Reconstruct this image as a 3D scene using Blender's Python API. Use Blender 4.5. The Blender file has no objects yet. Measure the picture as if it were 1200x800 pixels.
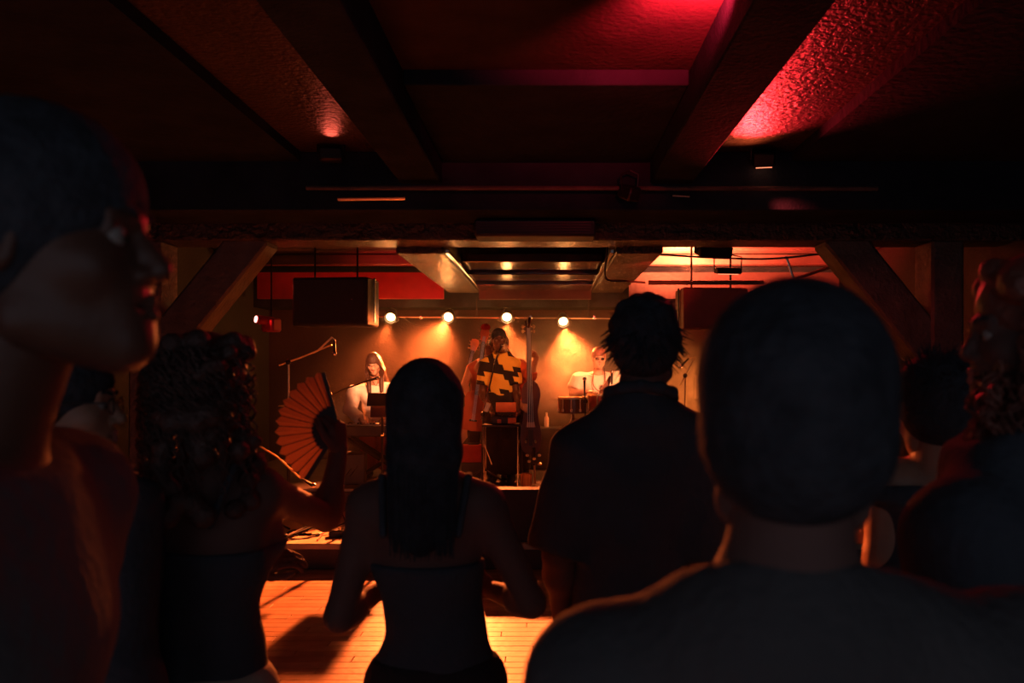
import bpy, math, random
import numpy as np
from mathutils import Vector, Matrix
random.seed(7); RNG = np.random.RandomState(5)
SC = bpy.context.scene
COL = SC.collection
CAMH = 1.72

# ------------------------------------------------------------------ camera, world, exposure
cam_d = bpy.data.cameras.new('camera'); cam = bpy.data.objects.new('camera', cam_d); COL.objects.link(cam)
cam.location = (0, 0, CAMH); cam.rotation_euler = (math.pi / 2, 0, 0)
cam_d.sensor_width = 36; cam_d.lens = 30; cam_d.shift_x = -40 / 1200; cam_d.shift_y = 30 / 1200
cam_d.clip_start = 0.05; cam_d.clip_end = 60
cam_d.dof.use_dof = True; cam_d.dof.focus_distance = 8.5; cam_d.dof.aperture_fstop = 4.0
SC.camera = cam
w = bpy.data.worlds.new('world'); SC.world = w; w.use_nodes = True
w.node_tree.nodes['Background'].inputs[0].default_value = (0.78, 0.82, 1.0, 1)
w.node_tree.nodes['Background'].inputs[1].default_value = 0.19
SC.view_settings.view_transform = 'Standard'; SC.view_settings.look = 'None'
SC.view_settings.exposure = 0.0; SC.view_settings.gamma = 1.0; SC.view_settings.use_curve_mapping = False

AMBER = (1.0, 0.155, 0.03); RED = (1.0, 0.02, 0.025); ORED = (1.0, 0.09, 0.03)
def spot(name, loc, target, power, color, angle=60, blend=.6, size=.04):
    d = bpy.data.lights.new(name, 'SPOT'); o = bpy.data.objects.new(name, d); COL.objects.link(o)
    o.location = loc; v = Vector(target) - Vector(loc); o.rotation_euler = v.to_track_quat('-Z', 'Y').to_euler()
    d.energy = power; d.color = color; d.spot_size = math.radians(angle); d.spot_blend = blend; d.shadow_soft_size = size
    return o
def P(px, py, Y):                      # a photograph pixel at depth Y
    return ((px - 640) * Y / 1000, Y, CAMH - (py - 430) * Y / 1000)

# four amber cans on the back pipe (their lenses are built with the fixtures)
LAMPS = [P(458, 371, 11.0), P(525.5, 371, 11.0), P(594, 371, 11.0), P(660, 376, 11.0)]
AIM = [(-2.0, 8.0, .4), (-1.72, 5.9, 0), (-.4, 7.6, .3), (.5, 7.7, .3)]
POW = [1200, 5600, 1500, 1100]
for i in range(4):
    a = Vector(LAMPS[i]); b = Vector(AIM[i]); dv = (b - a).normalized()
    spot('can_light', a + dv * .2, b, POW[i], AMBER, 50, .9, .03)
    if i in (1, 2): spot('can_field', a + dv * .2, (-.22 if i == 1 else .02, 2.0, 1.15), 1300, AMBER, 9, .6, .03)
    pl = bpy.data.lights.new('can_spill', 'POINT'); po = bpy.data.objects.new('can_spill', pl); COL.objects.link(po)
    po.location = a + dv * .12; pl.energy = 11; pl.color = (1, .30, .06); pl.shadow_soft_size = .04
# front spots at the main beam for the band; the last ones added for the crowd
spot('front_light', (1.15, 7.35, 2.55), (.72, 10.2, 1.6), 900, (1, .28, .10), 22, .7)
spot('front_light', (-1.25, 7.35, 2.62), (-1.93, 9.6, 1.62), 850, (1, .31, .12), 17, .7)
spot('front_light', (-.15, 7.2, 2.58), (-.5, 9.4, 1.6), 120, (1, .22, .06), 30, .8)
spot('front_light', (-2.3, 7.28, 2.62), (.80, 2.0, 1.27), 3200, AMBER, 5, .5)  # added narrow beam, only to rim-light the bare arm at right
spot('front_light', (-.95, 7.25, 2.64), (-.92, 1.8, 1.60), 160, (1, .10, .045), 5, .6)  # added reddish beam, only to brighten the man with glasses
# side amber washes behind the band
spot('side_light', (2.9, 10.9, 1.1), (.3, 10.3, 1.75), 560, (1, .21, .035), 60, .9, .1)
spot('side_light', (-2.9, 10.9, 2.2), (-1.2, 10.4, 1.0), 10, (1, .16, .05), 80, .9, .1)
# red uplights on the ceiling
spot('red_light', (1.42, 5.92, 3.05), (1.30, 5.0, 3.27), 150, (1, .02, .03), 96, .9, .03)
spot('red_light', (1.42, 5.95, 3.03), (1.32, 5.72, 3.27), 13, (1, .14, .04), 110, .9, .03)
spot('red_light', (.66, 3.3, 3.12), (.60, 3.62, 3.36), 330, (1, .012, .03), 92, .9, .03)
spot('red_light', (1.55, 9.25, 2.76), (1.6, 9.4, 3.05), 1300, (1, .16, .055), 150, .6, .03)
spot('red_light', P(905, 345, 9.0), P(900, 300, 9.3), 260, (1, .04, .02), 160, .6, .03)
spot('red_light', (1.0, 7.6, 2.5), (.95, 8.6, 2.76), 40, (1, .05, .02), 80, .9, .03)
spot('red_light', P(470, 352, 9.3), P(470, 325, 10.7), 42, (1, .03, .02), 110, .6, .03)
spot('red_light', P(300, 330, 8.3), P(310, 300, 7.9), 3.0, (1, .05, .03), 150, .8, .03)
spot('red_light', P(388, 166, 5.75), P(370, 110, 4.8), 1.5, (1, .12, .07), 130, .9, .05)
spot('red_light', P(310, 376, 8.7), P(330, 382, 8.55), 3, (1, .02, .02), 120, .8, .03)
spot('red_light', (1.55, 6.0, 2.95), (2.75, 6.85, 2.25), 16, (1, .05, .04), 44, .9, .05)

# ------------------------------------------------------------------ materials
def mat(name, col, rough=.6, metal=0., var=.15, scale=8., bump=0., bscale=60., spec=.5, emit=None, es=0., trans=None, coat=0., sheen=0.):
    m = bpy.data.materials.new(name); m.use_nodes = True; nt = m.node_tree; N = nt.nodes; L = nt.links
    b = N['Principled BSDF']
    b.inputs['Roughness'].default_value = rough; b.inputs['Metallic'].default_value = metal
    b.inputs['Specular IOR Level'].default_value = spec
    if coat: b.inputs['Coat Weight'].default_value = coat
    if sheen: b.inputs['Sheen Weight'].default_value = sheen
    tc = N.new('ShaderNodeTexCoord')
    nz = N.new('ShaderNodeTexNoise'); nz.inputs['Scale'].default_value = scale; nz.inputs['Detail'].default_value = 5
    L.new(tc.outputs['Object'], nz.inputs['Vector'])
    r = N.new('ShaderNodeValToRGB'); r.color_ramp.elements[0].position = .3; r.color_ramp.elements[1].position = .7
    r.color_ramp.elements[0].color = tuple(c * (1 - var) for c in col) + (1,)
    r.color_ramp.elements[1].color = tuple(min(1, c * (1 + var)) for c in col) + (1,)
    L.new(nz.outputs['Fac'], r.inputs['Fac']); L.new(r.outputs['Color'], b.inputs['Base Color'])
    if bump:
        n2 = N.new('ShaderNodeTexNoise'); n2.inputs['Scale'].default_value = bscale; n2.inputs['Detail'].default_value = 6
        L.new(tc.outputs['Object'], n2.inputs['Vector'])
        bp = N.new('ShaderNodeBump'); bp.inputs['Strength'].default_value = bump; bp.inputs['Distance'].default_value = .02 if bscale != 22 else .07
        L.new(n2.outputs['Fac'], bp.inputs['Height']); L.new(bp.outputs['Normal'], b.inputs['Normal'])
    if emit:
        b.inputs['Emission Color'].default_value = tuple(emit) + (1,); b.inputs['Emission Strength'].default_value = es
    if trans:
        t = N.new('ShaderNodeBsdfTranslucent'); t.inputs['Color'].default_value = tuple(trans) + (1,)
        mx = N.new('ShaderNodeMixShader'); mx.inputs['Fac'].default_value = .55
        L.new(b.outputs['BSDF'], mx.inputs[1]); L.new(t.outputs['BSDF'], mx.inputs[2])
        L.new(mx.outputs['Shader'], N['Material Output'].inputs['Surface'])
    return m
M = {}
M['ceil'] = mat('ceiling_plaster', (.055, .045, .045), .95, 0, .25, 3, .3, 30, .05)
M['bay'] = mat('ceiling_bay_plaster', (.05, .042, .042), .42, 0, .25, 3, 1.0, 32, .22)
M['ceil_lid'] = mat('ceiling_paint', (.022, .036, .052), .95, 0, .25, 3, .5, 20, .05)
M['stageceil'] = mat('stage_ceiling_boards', (.10, .08, .075), .17, 0, .2, 4, .12, 12)
M['slab'] = mat('glossy_painted_slab', (.035, .022, .02), .20, 0, .2, 4, .1, 14, .9, coat=.5)
M['fascia_red'] = mat('red_fascia', (.34, .03, .03), .4, 0, .2, 4, .2, 30)  # redder base colour than the other fascias
M['fascia'] = mat('painted_fascia', (.08, .05, .05), .45, 0, .2, 4, .2, 30)
M['beam'] = mat('black_beam', (.020, .034, .050), .9, 0, .3, 4, .4, 40, .06)
M['beamrough'] = mat('rough_concrete_beam', (.07, .062, .055), .26, 0, .35, 5, 1.0, 22)
M['backwall'] = mat('dark_back_wall', (.032, .017, .014), .7, 0, .25, 2, .3, 30)
M['wall'] = mat('dark_wall', (.016, .018, .022), .7, 0, .2, 2, .3, 30)
M['post'] = mat('painted_post', (.10, .09, .08), .6, 0, .3, 6, .8, 30)
M['plank'] = mat('oak_plank', (.50, .30, .16), .42, 0, .25, 5, .1, 30)
M['plank2'] = mat('dark_oak_plank', (.42, .24, .12), .42, 0, .25, 5, .1, 30)
M['plank3'] = mat('pale_oak_plank', (.56, .36, .21), .42, 0, .25, 5, .1, 30)
M['joint'] = mat('floor_joint', (.12, .07, .045), .6)
M['deck'] = mat('stage_deck', (.62, .46, .30), .5, 0, .12, 3, .15, 25)
M['skirt'] = mat('stage_skirt', (.085, .065, .06), .8)
M['riser'] = mat('riser_face', (.20, .11, .09), .6)
M['nosing'] = mat('pale_nosing', (.55, .48, .40), .4)
M['blackmetal'] = mat('black_metal', (.02, .02, .022), .38, .2, .1)
M['chrome'] = mat('chrome', (.75, .72, .68), .22, 1.0, .05)
M['plastic'] = mat('black_plastic', (.022, .021, .023), .45)
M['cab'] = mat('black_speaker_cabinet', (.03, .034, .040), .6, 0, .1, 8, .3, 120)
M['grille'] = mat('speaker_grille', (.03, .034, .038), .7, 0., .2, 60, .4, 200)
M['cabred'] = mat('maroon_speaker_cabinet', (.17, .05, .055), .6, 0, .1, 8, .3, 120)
M['cable'] = mat('black_cable', (.03, .03, .03), .5)
M['redcable'] = mat('red_cable', (.5, .03, .02), .5)
M['lens'] = mat('lit_amber_lens', (1, .7, .4), .3, emit=(1, .62, .25), es=24)
M['redlens'] = mat('lit_red_lens', (1, .5, .4), .3, emit=(1, .35, .28), es=5)
M['redlens2'] = mat('lit_orange_lens', (1, .3, .2), .3, emit=(1, .25, .12), es=2.2)
M['redbody'] = mat('red_housing', (.4, .03, .05), .5)
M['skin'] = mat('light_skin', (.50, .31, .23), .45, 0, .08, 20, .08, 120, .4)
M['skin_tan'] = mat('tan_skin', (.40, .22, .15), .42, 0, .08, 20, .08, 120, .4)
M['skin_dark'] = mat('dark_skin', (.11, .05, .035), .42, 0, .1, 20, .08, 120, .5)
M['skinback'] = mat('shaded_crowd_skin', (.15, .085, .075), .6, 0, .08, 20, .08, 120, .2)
M['white'] = mat('white_cotton', (.80, .74, .68), .8, 0, .05, 8, .25, 40)
M['cream'] = mat('cream_cotton', (.38, .33, .26), .8, 0, .05, 8, .25, 40)
M['blackcloth'] = mat('black_cloth', (.06, .072, .09), .92, 0, .1, 10, .3, 60, .2)
M['darkpants'] = mat('dark_trousers', (.035, .028, .032), .85, 0, .1, 10, .3, 50, .2)
M['greycloth'] = mat('dark_grey_cotton', (.085, .085, .09), .9, 0, .1, 10, .3, 60, .2)
M['redcloth'] = mat('red_cloth', (.6, .04, .03), .8)
M['rustcloth'] = mat('rust_cloth', (.40, .09, .05), .8)
M['maroon'] = mat('maroon_cloth', (.30, .07, .05), .85)
M['hairblack'] = mat('black_hair', (.045, .052, .065), .75, 0, .3, 30, .5, 90, .12)
M['hairdark'] = mat('dark_brown_hair', (.05, .022, .016), .42, 0, .3, 30, .5, 90, .5)
M['hairbrown'] = mat('brown_hair', (.08, .045, .038), .45, 0, .3, 30, .5, 90, .5)
M['hairred'] = mat('reddish_hair', (.20, .07, .05), .45, 0, .3, 30, .5, 90, .5)
M['eye'] = mat('eye_white', (.30, .27, .25), .45)
M['iris'] = mat('dark_iris', (.03, .02, .015), .2)
M['lip'] = mat('lip', (.42, .14, .12), .4)
M['fan'] = mat('orange_fan_leaf', (.62, .27, .17), .7, 0, .08, 12, trans=(.62, .32, .20))
M['fanstick'] = mat('black_fan_stick', (.03, .025, .025), .5)
M['wood'] = mat('brown_wood', (.10, .035, .02), .3, 0, .35, 6, .05, 20, .5, coat=.4)
M['palewood'] = mat('pale_wood', (.60, .42, .25), .4, 0, .15, 6)
M['drumskin'] = mat('drum_skin', (.8, .72, .6), .5)
M['drumshell'] = mat('red_drum_shell', (.42, .07, .04), .3, 0, .1, coat=.4)
M['orange'] = mat('orange_plastic', (.75, .20, .07), .5)
M['cup'] = mat('ribbed_orange_glass', (.75, .33, .12), .3)
M['string'] = mat('steel_string', (.8, .75, .6), .3, 1.0)
M['glassesframe'] = mat('spectacle_frame', (.02, .02, .02), .3)
M['darkglass'] = mat('dark_glass', (.02, .015, .015), .1)
M['bead'] = mat('dark_beads', (.12, .04, .02), .4)
M['gold'] = mat('gold_metal', (.95, .75, .45), .35, .7)
def sweater_mat():
    m = mat('yellow_black_sweater', (.8, .5, .08), .85, 0, .05, 8, .3, 60, .2); nt = m.node_tree; N = nt.nodes; L = nt.links
    tc = N.new('ShaderNodeTexCoord'); sp = N.new('ShaderNodeSeparateXYZ'); L.new(tc.outputs['Object'], sp.inputs[0])
    def lin(ax_, az_, off):
        a = N.new('ShaderNodeMath'); a.operation = 'MULTIPLY'; a.inputs[1].default_value = ax_; L.new(sp.outputs['X'], a.inputs[0])
        b = N.new('ShaderNodeMath'); b.operation = 'MULTIPLY_ADD'; b.inputs[1].default_value = az_; L.new(sp.outputs['Z'], b.inputs[0]); L.new(a.outputs[0], b.inputs[2])
        c = N.new('ShaderNodeMath'); c.operation = 'ADD'; c.inputs[1].default_value = off; L.new(b.outputs[0], c.inputs[0]); return c
    vv = lin(3.2, 19.0, .35); fv = N.new('ShaderNodeMath'); fv.operation = 'FLOOR'; L.new(vv.outputs[0], fv.inputs[0])
    uu = lin(10.0, 3.0, 0); h_ = N.new('ShaderNodeMath'); h_.operation = 'MULTIPLY_ADD'; h_.inputs[1].default_value = .37; L.new(fv.outputs[0], h_.inputs[0]); L.new(uu.outputs[0], h_.inputs[2])
    fu = N.new('ShaderNodeMath'); fu.operation = 'FLOOR'; L.new(h_.outputs[0], fu.inputs[0])
    cb = N.new('ShaderNodeCombineXYZ'); L.new(fu.outputs[0], cb.inputs[0]); L.new(fv.outputs[0], cb.inputs[1])
    v = N.new('ShaderNodeTexWhiteNoise'); v.noise_dimensions = '2D'; L.new(cb.outputs[0], v.inputs['Vector'])
    s = N.new('ShaderNodeSeparateColor'); L.new(v.outputs['Color'], s.inputs['Color'])
    g = N.new('ShaderNodeMath'); g.operation = 'GREATER_THAN'; g.inputs[1].default_value = .50; L.new(s.outputs['Red'], g.inputs[0])
    mx = N.new('ShaderNodeMix'); mx.data_type = 'RGBA'; mx.inputs['A'].default_value = (.035, .03, .03, 1); mx.inputs['B'].default_value = (.95, .68, .12, 1)
    L.new(g.outputs[0], mx.inputs['Factor']); L.new(mx.outputs['Result'], N['Principled BSDF'].inputs['Base Color'])
    return m
M['sweater'] = sweater_mat()

# ------------------------------------------------------------------ mesh helpers
class MB:
    def __init__(s): s.v = []; s.f = []
    def add(s, vs, fs):
        n = len(s.v); s.v += [tuple(map(float, v)) for v in vs]; s.f += [tuple(i + n for i in f) for f in fs]; return s
    def box(s, c, d, R=None, bev=0.):
        x, y, z = d[0] / 2, d[1] / 2, d[2] / 2
        if bev:
            b = min(bev, x * .9, y * .9, z * .9); vs = []
            for sx in (-1, 1):
                for sy in (-1, 1):
                    for sz in (-1, 1):
                        vs += [(sx * x, sy * (y - b), sz * (z - b)), (sx * (x - b), sy * y, sz * (z - b)), (sx * (x - b), sy * (y - b), sz * z)]
            import bmesh
            bm = bmesh.new(); [bm.verts.new(v) for v in vs]
            bmesh.ops.convex_hull(bm, input=bm.verts[:]); bm.verts.index_update()
            vs = [v.co[:] for v in bm.verts]; fs = [[q.index for q in f.verts] for f in bm.faces]; bm.free()
        else:
            vs = [(sx * x, sy * y, sz * z) for sx in (-1, 1) for sy in (-1, 1) for sz in (-1, 1)]
            fs = [(0, 1, 3, 2), (4, 6, 7, 5), (0, 4, 5, 1), (2, 3, 7, 6), (0, 2, 6, 4), (1, 5, 7, 3)]
        c = Vector(c)
        vs = [(R @ Vector(v) if R else Vector(v)) + c for v in vs]
        return s.add(vs, fs)
    def tube(s, pts, r, n=8, cap=True):
        pts = [Vector(p) for p in pts]; rs = r if isinstance(r, (list, tuple)) else [r] * len(pts)
        vs = []; fs = []; prev = None
        for i, p in enumerate(pts):
            t = (pts[min(i + 1, len(pts) - 1)] - pts[max(i - 1, 0)]);
            if t.length < 1e-9: t = Vector((0, 0, 1))
            t.normalize()
            if prev is None:
                u = t.orthogonal().normalized()
            else:
                u = (prev - t * prev.dot(t)); u = u.normalized() if u.length > 1e-6 else t.orthogonal().normalized()
            prev = u; w_ = t.cross(u)
            for k in range(n):
                a = 2 * math.pi * k / n; vs.append(p + (u * math.cos(a) + w_ * math.sin(a)) * rs[i])
        for i in range(len(pts) - 1):
            for k in range(n):
                a = i * n + k; b = i * n + (k + 1) % n; fs.append((a, b, b + n, a + n))
        if cap: fs.append(tuple(range(n - 1, -1, -1))); fs.append(tuple(range((len(pts) - 1) * n, len(pts) * n)))
        return s.add(vs, fs)
    def lathe(s, c, prof, n=24, axis=(0, 0, 1)):
        q = Vector((0, 0, 1)).rotation_difference(Vector(axis).normalized()); c = Vector(c); vs = []; fs = []
        for r, z in prof:
            for k in range(n):
                a = 2 * math.pi * k / n; vs.append(q @ Vector((r * math.cos(a), r * math.sin(a), z)) + c)
        for i in range(len(prof) - 1):
            for k in range(n):
                a = i * n + k; b = i * n + (k + 1) % n; fs.append((a, b, b + n, a + n))
        fs.append(tuple(range(n - 1, -1, -1))); fs.append(tuple(range((len(prof) - 1) * n, len(prof) * n)))
        return s.add(vs, fs)
    def sphere(s, c, r, n=12):
        rr = r if isinstance(r, (list, tuple)) else (r, r, r); c = Vector(c); vs = []; fs = []
        m = n // 2
        for i in range(m + 1):
            ph = math.pi * i / m
            for k in range(n):
                a = 2 * math.pi * k / n
                vs.append(c + Vector((rr[0] * math.sin(ph) * math.cos(a), rr[1] * math.sin(ph) * math.sin(a), rr[2] * math.cos(ph))))
        for i in range(m):
            for k in range(n):
                a = i * n + k; b = i * n + (k + 1) % n; fs.append((a, a + n, b + n, b))
        return s.add(vs, fs)
    def prism(s, poly, p0, ex, ey, ez, depth):   # 2-D outline (ex,ey) extruded along ez
        p0, ex, ey, ez = map(Vector, (p0, ex, ey, ez)); n = len(poly)
        vs = [p0 + ex * a + ey * b for a, b in poly] + [p0 + ex * a + ey * b + ez * depth for a, b in poly]
        fs = [tuple(range(n - 1, -1, -1)), tuple(range(n, 2 * n))] + [(i, (i + 1) % n, (i + 1) % n + n, i + n) for i in range(n)]
        return s.add(vs, fs)
    def mesh(s, name, m, smooth=None):
        me = bpy.data.meshes.new(name); me.from_pydata(s.v, [], s.f); me.materials.append(m)
        if smooth is not None:
            me.shade_smooth(); me.set_sharp_from_angle(angle=math.radians(smooth))
        return me
    def build(s, name, m, parent=None, smooth=40):
        o = bpy.data.objects.new(name, s.mesh(name, m, smooth)); COL.objects.link(o)
        if parent is not None:
            o.parent = parent; o.matrix_parent_inverse = Matrix.Translation(parent.location).inverted()
        return o
def tag(o, label=None, cat=None, group=None, kind=None):
    if label: o['label'] = label
    if cat: o['category'] = cat
    if group: o['group'] = group
    if kind: o['kind'] = kind
    return o
def thing(name, loc, label, cat, group=None):
    o = bpy.data.objects.new(name, None); COL.objects.link(o); o.location = loc; o.empty_display_size = .1
    return tag(o, label, cat, group)
def struct(name, mb, m, parent=None):
    o = mb.build(name, m, parent, None)
    if parent is None: o['kind'] = 'structure'
    return o
def copy_tree(o, parent=None, delta=(0, 0, 0)):
    c = o.copy(); COL.objects.link(c); mi = o.matrix_parent_inverse.copy(); c.parent = parent; c.matrix_parent_inverse = mi
    if parent is None: c.location = Vector(o.location) + Vector(delta)
    for ch in o.children: copy_tree(ch, c)
    return c
def rot(axis, deg): return Matrix.Rotation(math.radians(deg), 3, axis)

# ------------------------------------------------------------------ signed-distance sculpting (smooth bodies, heads, hair, clothes)
def s_cone(a, b, ra, rb, cut=(False, False)):
    a = np.array(a, float); b = np.array(b, float)
    def f(p):
        ab = b - a; L = float(ab @ ab); t0 = ((p - a) @ ab) / L; t = np.clip(t0, 0, 1)
        d = np.linalg.norm(p - a - t[..., None] * ab, axis=-1) - (ra + (rb - ra) * t)
        l = math.sqrt(L)
        if cut[0]: d = np.maximum(d, -t0 * l)
        if cut[1]: d = np.maximum(d, (t0 - 1) * l)
        return d
    r = max(ra, rb); return f, np.minimum(a, b) - r, np.maximum(a, b) + r
def s_ell(c, r, R=None):
    c = np.array(c, float); r = np.array(r, float); R = np.eye(3) if R is None else np.array(R)
    def f(p):
        q = (p - c) @ R; k0 = np.linalg.norm(q / r, axis=-1); k1 = np.linalg.norm(q / (r * r), axis=-1)
        return k0 * (k0 - 1) / np.maximum(k1, 1e-6)
    m = r.max() if not np.allclose(R, np.eye(3)) else r; return f, c - m, c + m
class Vol:
    def __init__(s, prims, h, pad=.03, carve=(), planes=(), wr=None):
        lo = np.min([p[0][1] for p in prims], axis=0) - pad - .02; hi = np.max([p[0][2] for p in prims], axis=0) + pad + .02
        n = np.ceil((hi - lo) / h).astype(int) + 1
        s.lo = lo; s.h = h; s.n = n; s.F = np.full(n, .2)
        for (pr, k) in prims: s._op(pr, k, 1)
        for (pr, k) in carve: s._op(pr, k, -1)
        if planes or wr:
            p = s._pts((0, 0, 0), n)
            if wr: s.F += wr(p)
            for (o, nn) in planes: s.F = np.maximum(s.F, (p - np.array(o)) @ np.array(nn))
    def _pts(s, i0, i1):
        g = np.meshgrid(*[s.lo[k] + s.h * np.arange(i0[k], i1[k]) for k in range(3)], indexing='ij'); return np.stack(g, -1)
    def _op(s, pr, k, sg):
        f, lo, hi = pr; m = k + 3 * s.h + .01
        i0 = np.maximum(np.floor((lo - m - s.lo) / s.h).astype(int), 0); i1 = np.minimum(np.ceil((hi + m - s.lo) / s.h).astype(int) + 1, s.n)
        if np.any(i1 <= i0): return
        sl = tuple(slice(i0[j], i1[j]) for j in range(3)); d = f(s._pts(i0, i1)); A = s.F[sl]
        if sg > 0:
            if k > 0:
                hh = np.maximum(k - np.abs(A - d), 0) / k; s.F[sl] = np.minimum(A, d) - hh * hh * k * .25
            else: s.F[sl] = np.minimum(A, d)
        else:
            if k > 0:
                hh = np.maximum(k - np.abs(A + d), 0) / k; s.F[sl] = np.maximum(A, -d) + hh * hh * k * .25
            else: s.F[sl] = np.maximum(A, -d)
    def nets(s):
        F = s.F; F[0] = F[-1] = .1; F[:, 0] = F[:, -1] = .1; F[:, :, 0] = F[:, :, -1] = .1
        S = F < 0; n = np.array(F.shape) - 1
        cnt = np.zeros(n, int); pos = np.zeros(tuple(n) + (3,)); num = np.zeros(n)
        C = [(i, j, k) for i in (0, 1) for j in (0, 1) for k in (0, 1)]
        g = lambda A, c: A[c[0]:c[0] + n[0], c[1]:c[1] + n[1], c[2]:c[2] + n[2]]
        for c in C: cnt += g(S, c)
        act = (cnt > 0) & (cnt < 8); idx = np.argwhere(act)
        P_ = np.zeros((len(idx), 3)); W = np.zeros(len(idx))
        for c in C:
            for ax in range(3):
                if c[ax]: continue
                e = list(c); e[ax] = 1
                fa = F[tuple((idx + c).T)]; fb = F[tuple((idx + e).T)]; m = (fa < 0) != (fb < 0)
                t = np.where(m, fa / np.where(m, fa - fb, 1), 0); q = np.tile(np.array(c, float), (len(idx), 1)); q[:, ax] = t
                P_[m] += q[m]; W += m
        V = (idx + P_ / np.maximum(W, 1)[:, None]) * s.h + s.lo
        ids = -np.ones(n, int); ids[act] = np.arange(len(idx)); faces = []
        for ax in range(3):
            a = [slice(1, n[k]) for k in range(3)]; b = list(a); a[ax] = slice(0, n[ax]); b[ax] = slice(1, n[ax] + 1)
            fa = S[tuple(a)]; fb = S[tuple(b)]; E = np.argwhere(fa != fb)
            if not len(E): continue
            fl = fa[tuple(E.T)]; E = E + 1; E[:, ax] -= 1
            u, v = (ax + 1) % 3, (ax + 2) % 3
            def cid(du, dv):
                q = E.copy(); q[:, u] -= du; q[:, v] -= dv; return ids[tuple(q.T)]
            Q = np.stack([cid(1, 1), cid(0, 1), cid(0, 0), cid(1, 0)], 1); Q[~fl] = Q[~fl][:, ::-1]; faces.append(Q)
        return V, np.concatenate(faces)
def sculpt(prims, h, **kw):
    return Vol([p if isinstance(p[0], tuple) else (p, .02) for p in prims], h, **kw).nets()
def mesh_obj(name, parts, m, parent=None):
    vs = []; fs = []; n = 0
    for V, F in parts: vs.append(V); fs.append(F + n); n += len(V)
    V = np.concatenate(vs); F = np.concatenate(fs)
    me = bpy.data.meshes.new(name); me.vertices.add(len(V)); me.vertices.foreach_set('co', V.astype(np.float32).ravel())
    me.loops.add(F.size); me.loops.foreach_set('vertex_index', F.astype(np.int32).ravel())
    me.polygons.add(len(F)); me.polygons.foreach_set('loop_start', np.arange(0, F.size, 4, dtype=np.int32)); me.polygons.foreach_set('loop_total', np.full(len(F), 4, dtype=np.int32))
    me.update(calc_edges=True); me.validate(); me.shade_smooth(); me.materials.append(m)
    o = bpy.data.objects.new(name, me); COL.objects.link(o)
    if parent is not None:
        o.parent = parent; o.matrix_parent_inverse = Matrix.Translation(parent.location).inverted()
    return o
def wrinkle(amp, seed=0):
    r = np.random.RandomState(seed); ph = r.rand(6) * 6
    def f(p):
        x, y, z = p[..., 0], p[..., 1], p[..., 2]
        return amp * (np.sin(34 * z + 14 * x + 2.2 * np.sin(9 * x + 7 * y + ph[0]) + ph[1]) * np.sin(8 * x + 6 * y + 5 * z + ph[2])
                      + .7 * np.sin(26 * x - 18 * z + 2 * np.sin(11 * z + ph[3]) + ph[4]) * np.sin(9 * z + 7 * y + ph[5]))
    return f

# ------------------------------------------------------------------ head (x right, y forward, z up; origin mid head)
def head_parts(jaw=1., nose=1.):
    pr = [(s_ell((0, -.016, .038), (.076, .098, .083)), 0), (s_ell((0, .018, -.04), (.060 * jaw, .072, .072)), .04),
          (s_cone((-.045 * jaw, .0, -.075), (-.010, .062, -.100), .020, .020), .03), (s_cone((.045 * jaw, .0, -.075), (.010, .062, -.100), .020, .020), .03),
          (s_ell((0, .072, -.098), (.020, .016, .016)), .02),
          (s_cone((-.036, .072, .020), (-.008, .083, .018), .011, .010), .012), (s_cone((.036, .072, .020), (.008, .083, .018), .011, .010), .012),
          (s_ell((-.040, .052, -.028), (.026, .026, .026)), .02), (s_ell((.040, .052, -.028), (.026, .026, .026)), .02),
          (s_ell((0, .066, -.066), (.034, .024, .028)), .02),
          (s_cone((0, .080, .010), (0, .100 * nose, -.030), .008, .0125), .008),
          (s_ell((-.013, .090, -.036), (.009, .010, .007)), .006), (s_ell((.013, .090, -.036), (.009, .010, .007)), .006),
          (s_cone((-.020, .0835, .0075), (-.040, .076, .0055), .0068, .0055), .004), (s_cone((.020, .0835, .0075), (.040, .076, .0055), .0068, .0055), .004), (s_cone((-.022, .0815, -.010), (-.040, .075, -.009), .0048, .004), .004), (s_cone((.022, .0815, -.010), (.040, .075, -.009), .0048, .004), .004),
          (s_ell((-.078, -.006, -.004), (.010, .019, .031)), .006), (s_ell((.078, -.006, -.004), (.010, .019, .031)), .006)]
    cv = [(s_ell((-.031, .094, .000), (.017, .014, .0095)), .01), (s_ell((.031, .094, .000), (.017, .014, .0095)), .01),
          (s_cone((-.020, .088, -.0655), (.020, .088, -.0655), .0022, .0022), .004),
          (s_ell((-.087, -.001, -.002), (.007, .010, .018)), .004), (s_ell((.087, -.001, -.002), (.007, .010, .018)), .004)]
    return pr, cv
HEADS = {}
def head_mesh(kind):
    if kind not in HEADS:
        pr, cv = head_parts(*{'m': (1.06, 1.03), 'f': (.94, .98)}[kind]); HEADS[kind] = Vol(pr, .0042, carve=cv).nets()
    return HEADS[kind]
def lips_mesh():
    if 'lips' not in HEADS:
        HEADS['lips'] = Vol([(s_cone((-.019, .084, -.0605), (0, .0925, -.0585), .003, .006), .004), (s_cone((.019, .084, -.0605), (0, .0925, -.0585), .003, .006), .004),
                             (s_cone((-.017, .083, -.0705), (0, .0915, -.0725), .003, .007), .004), (s_cone((.017, .083, -.0705), (0, .0915, -.0725), .003, .007), .004)], .0028).nets()
    return HEADS['lips']
def hair_cap(grow=.010, front=.056, side=.0, k=0, back=-.07):
    """scalp hair over the cranium: prims + a carve that frees the face"""
    pr = [(s_ell((0, -.020, .040), (.076 + grow, .098 + grow, .083 + grow)), 0), (s_ell((0, -.045, -.02), (.068 + grow, .062 + grow, .065)), .03)]
    cv = [(s_ell((0, .14, -.055), (.066 - side, .095, front + .055)), .01), (s_ell((0, .07, -.09), (.12, .095, .09)), .01)]
    return pr, cv

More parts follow.
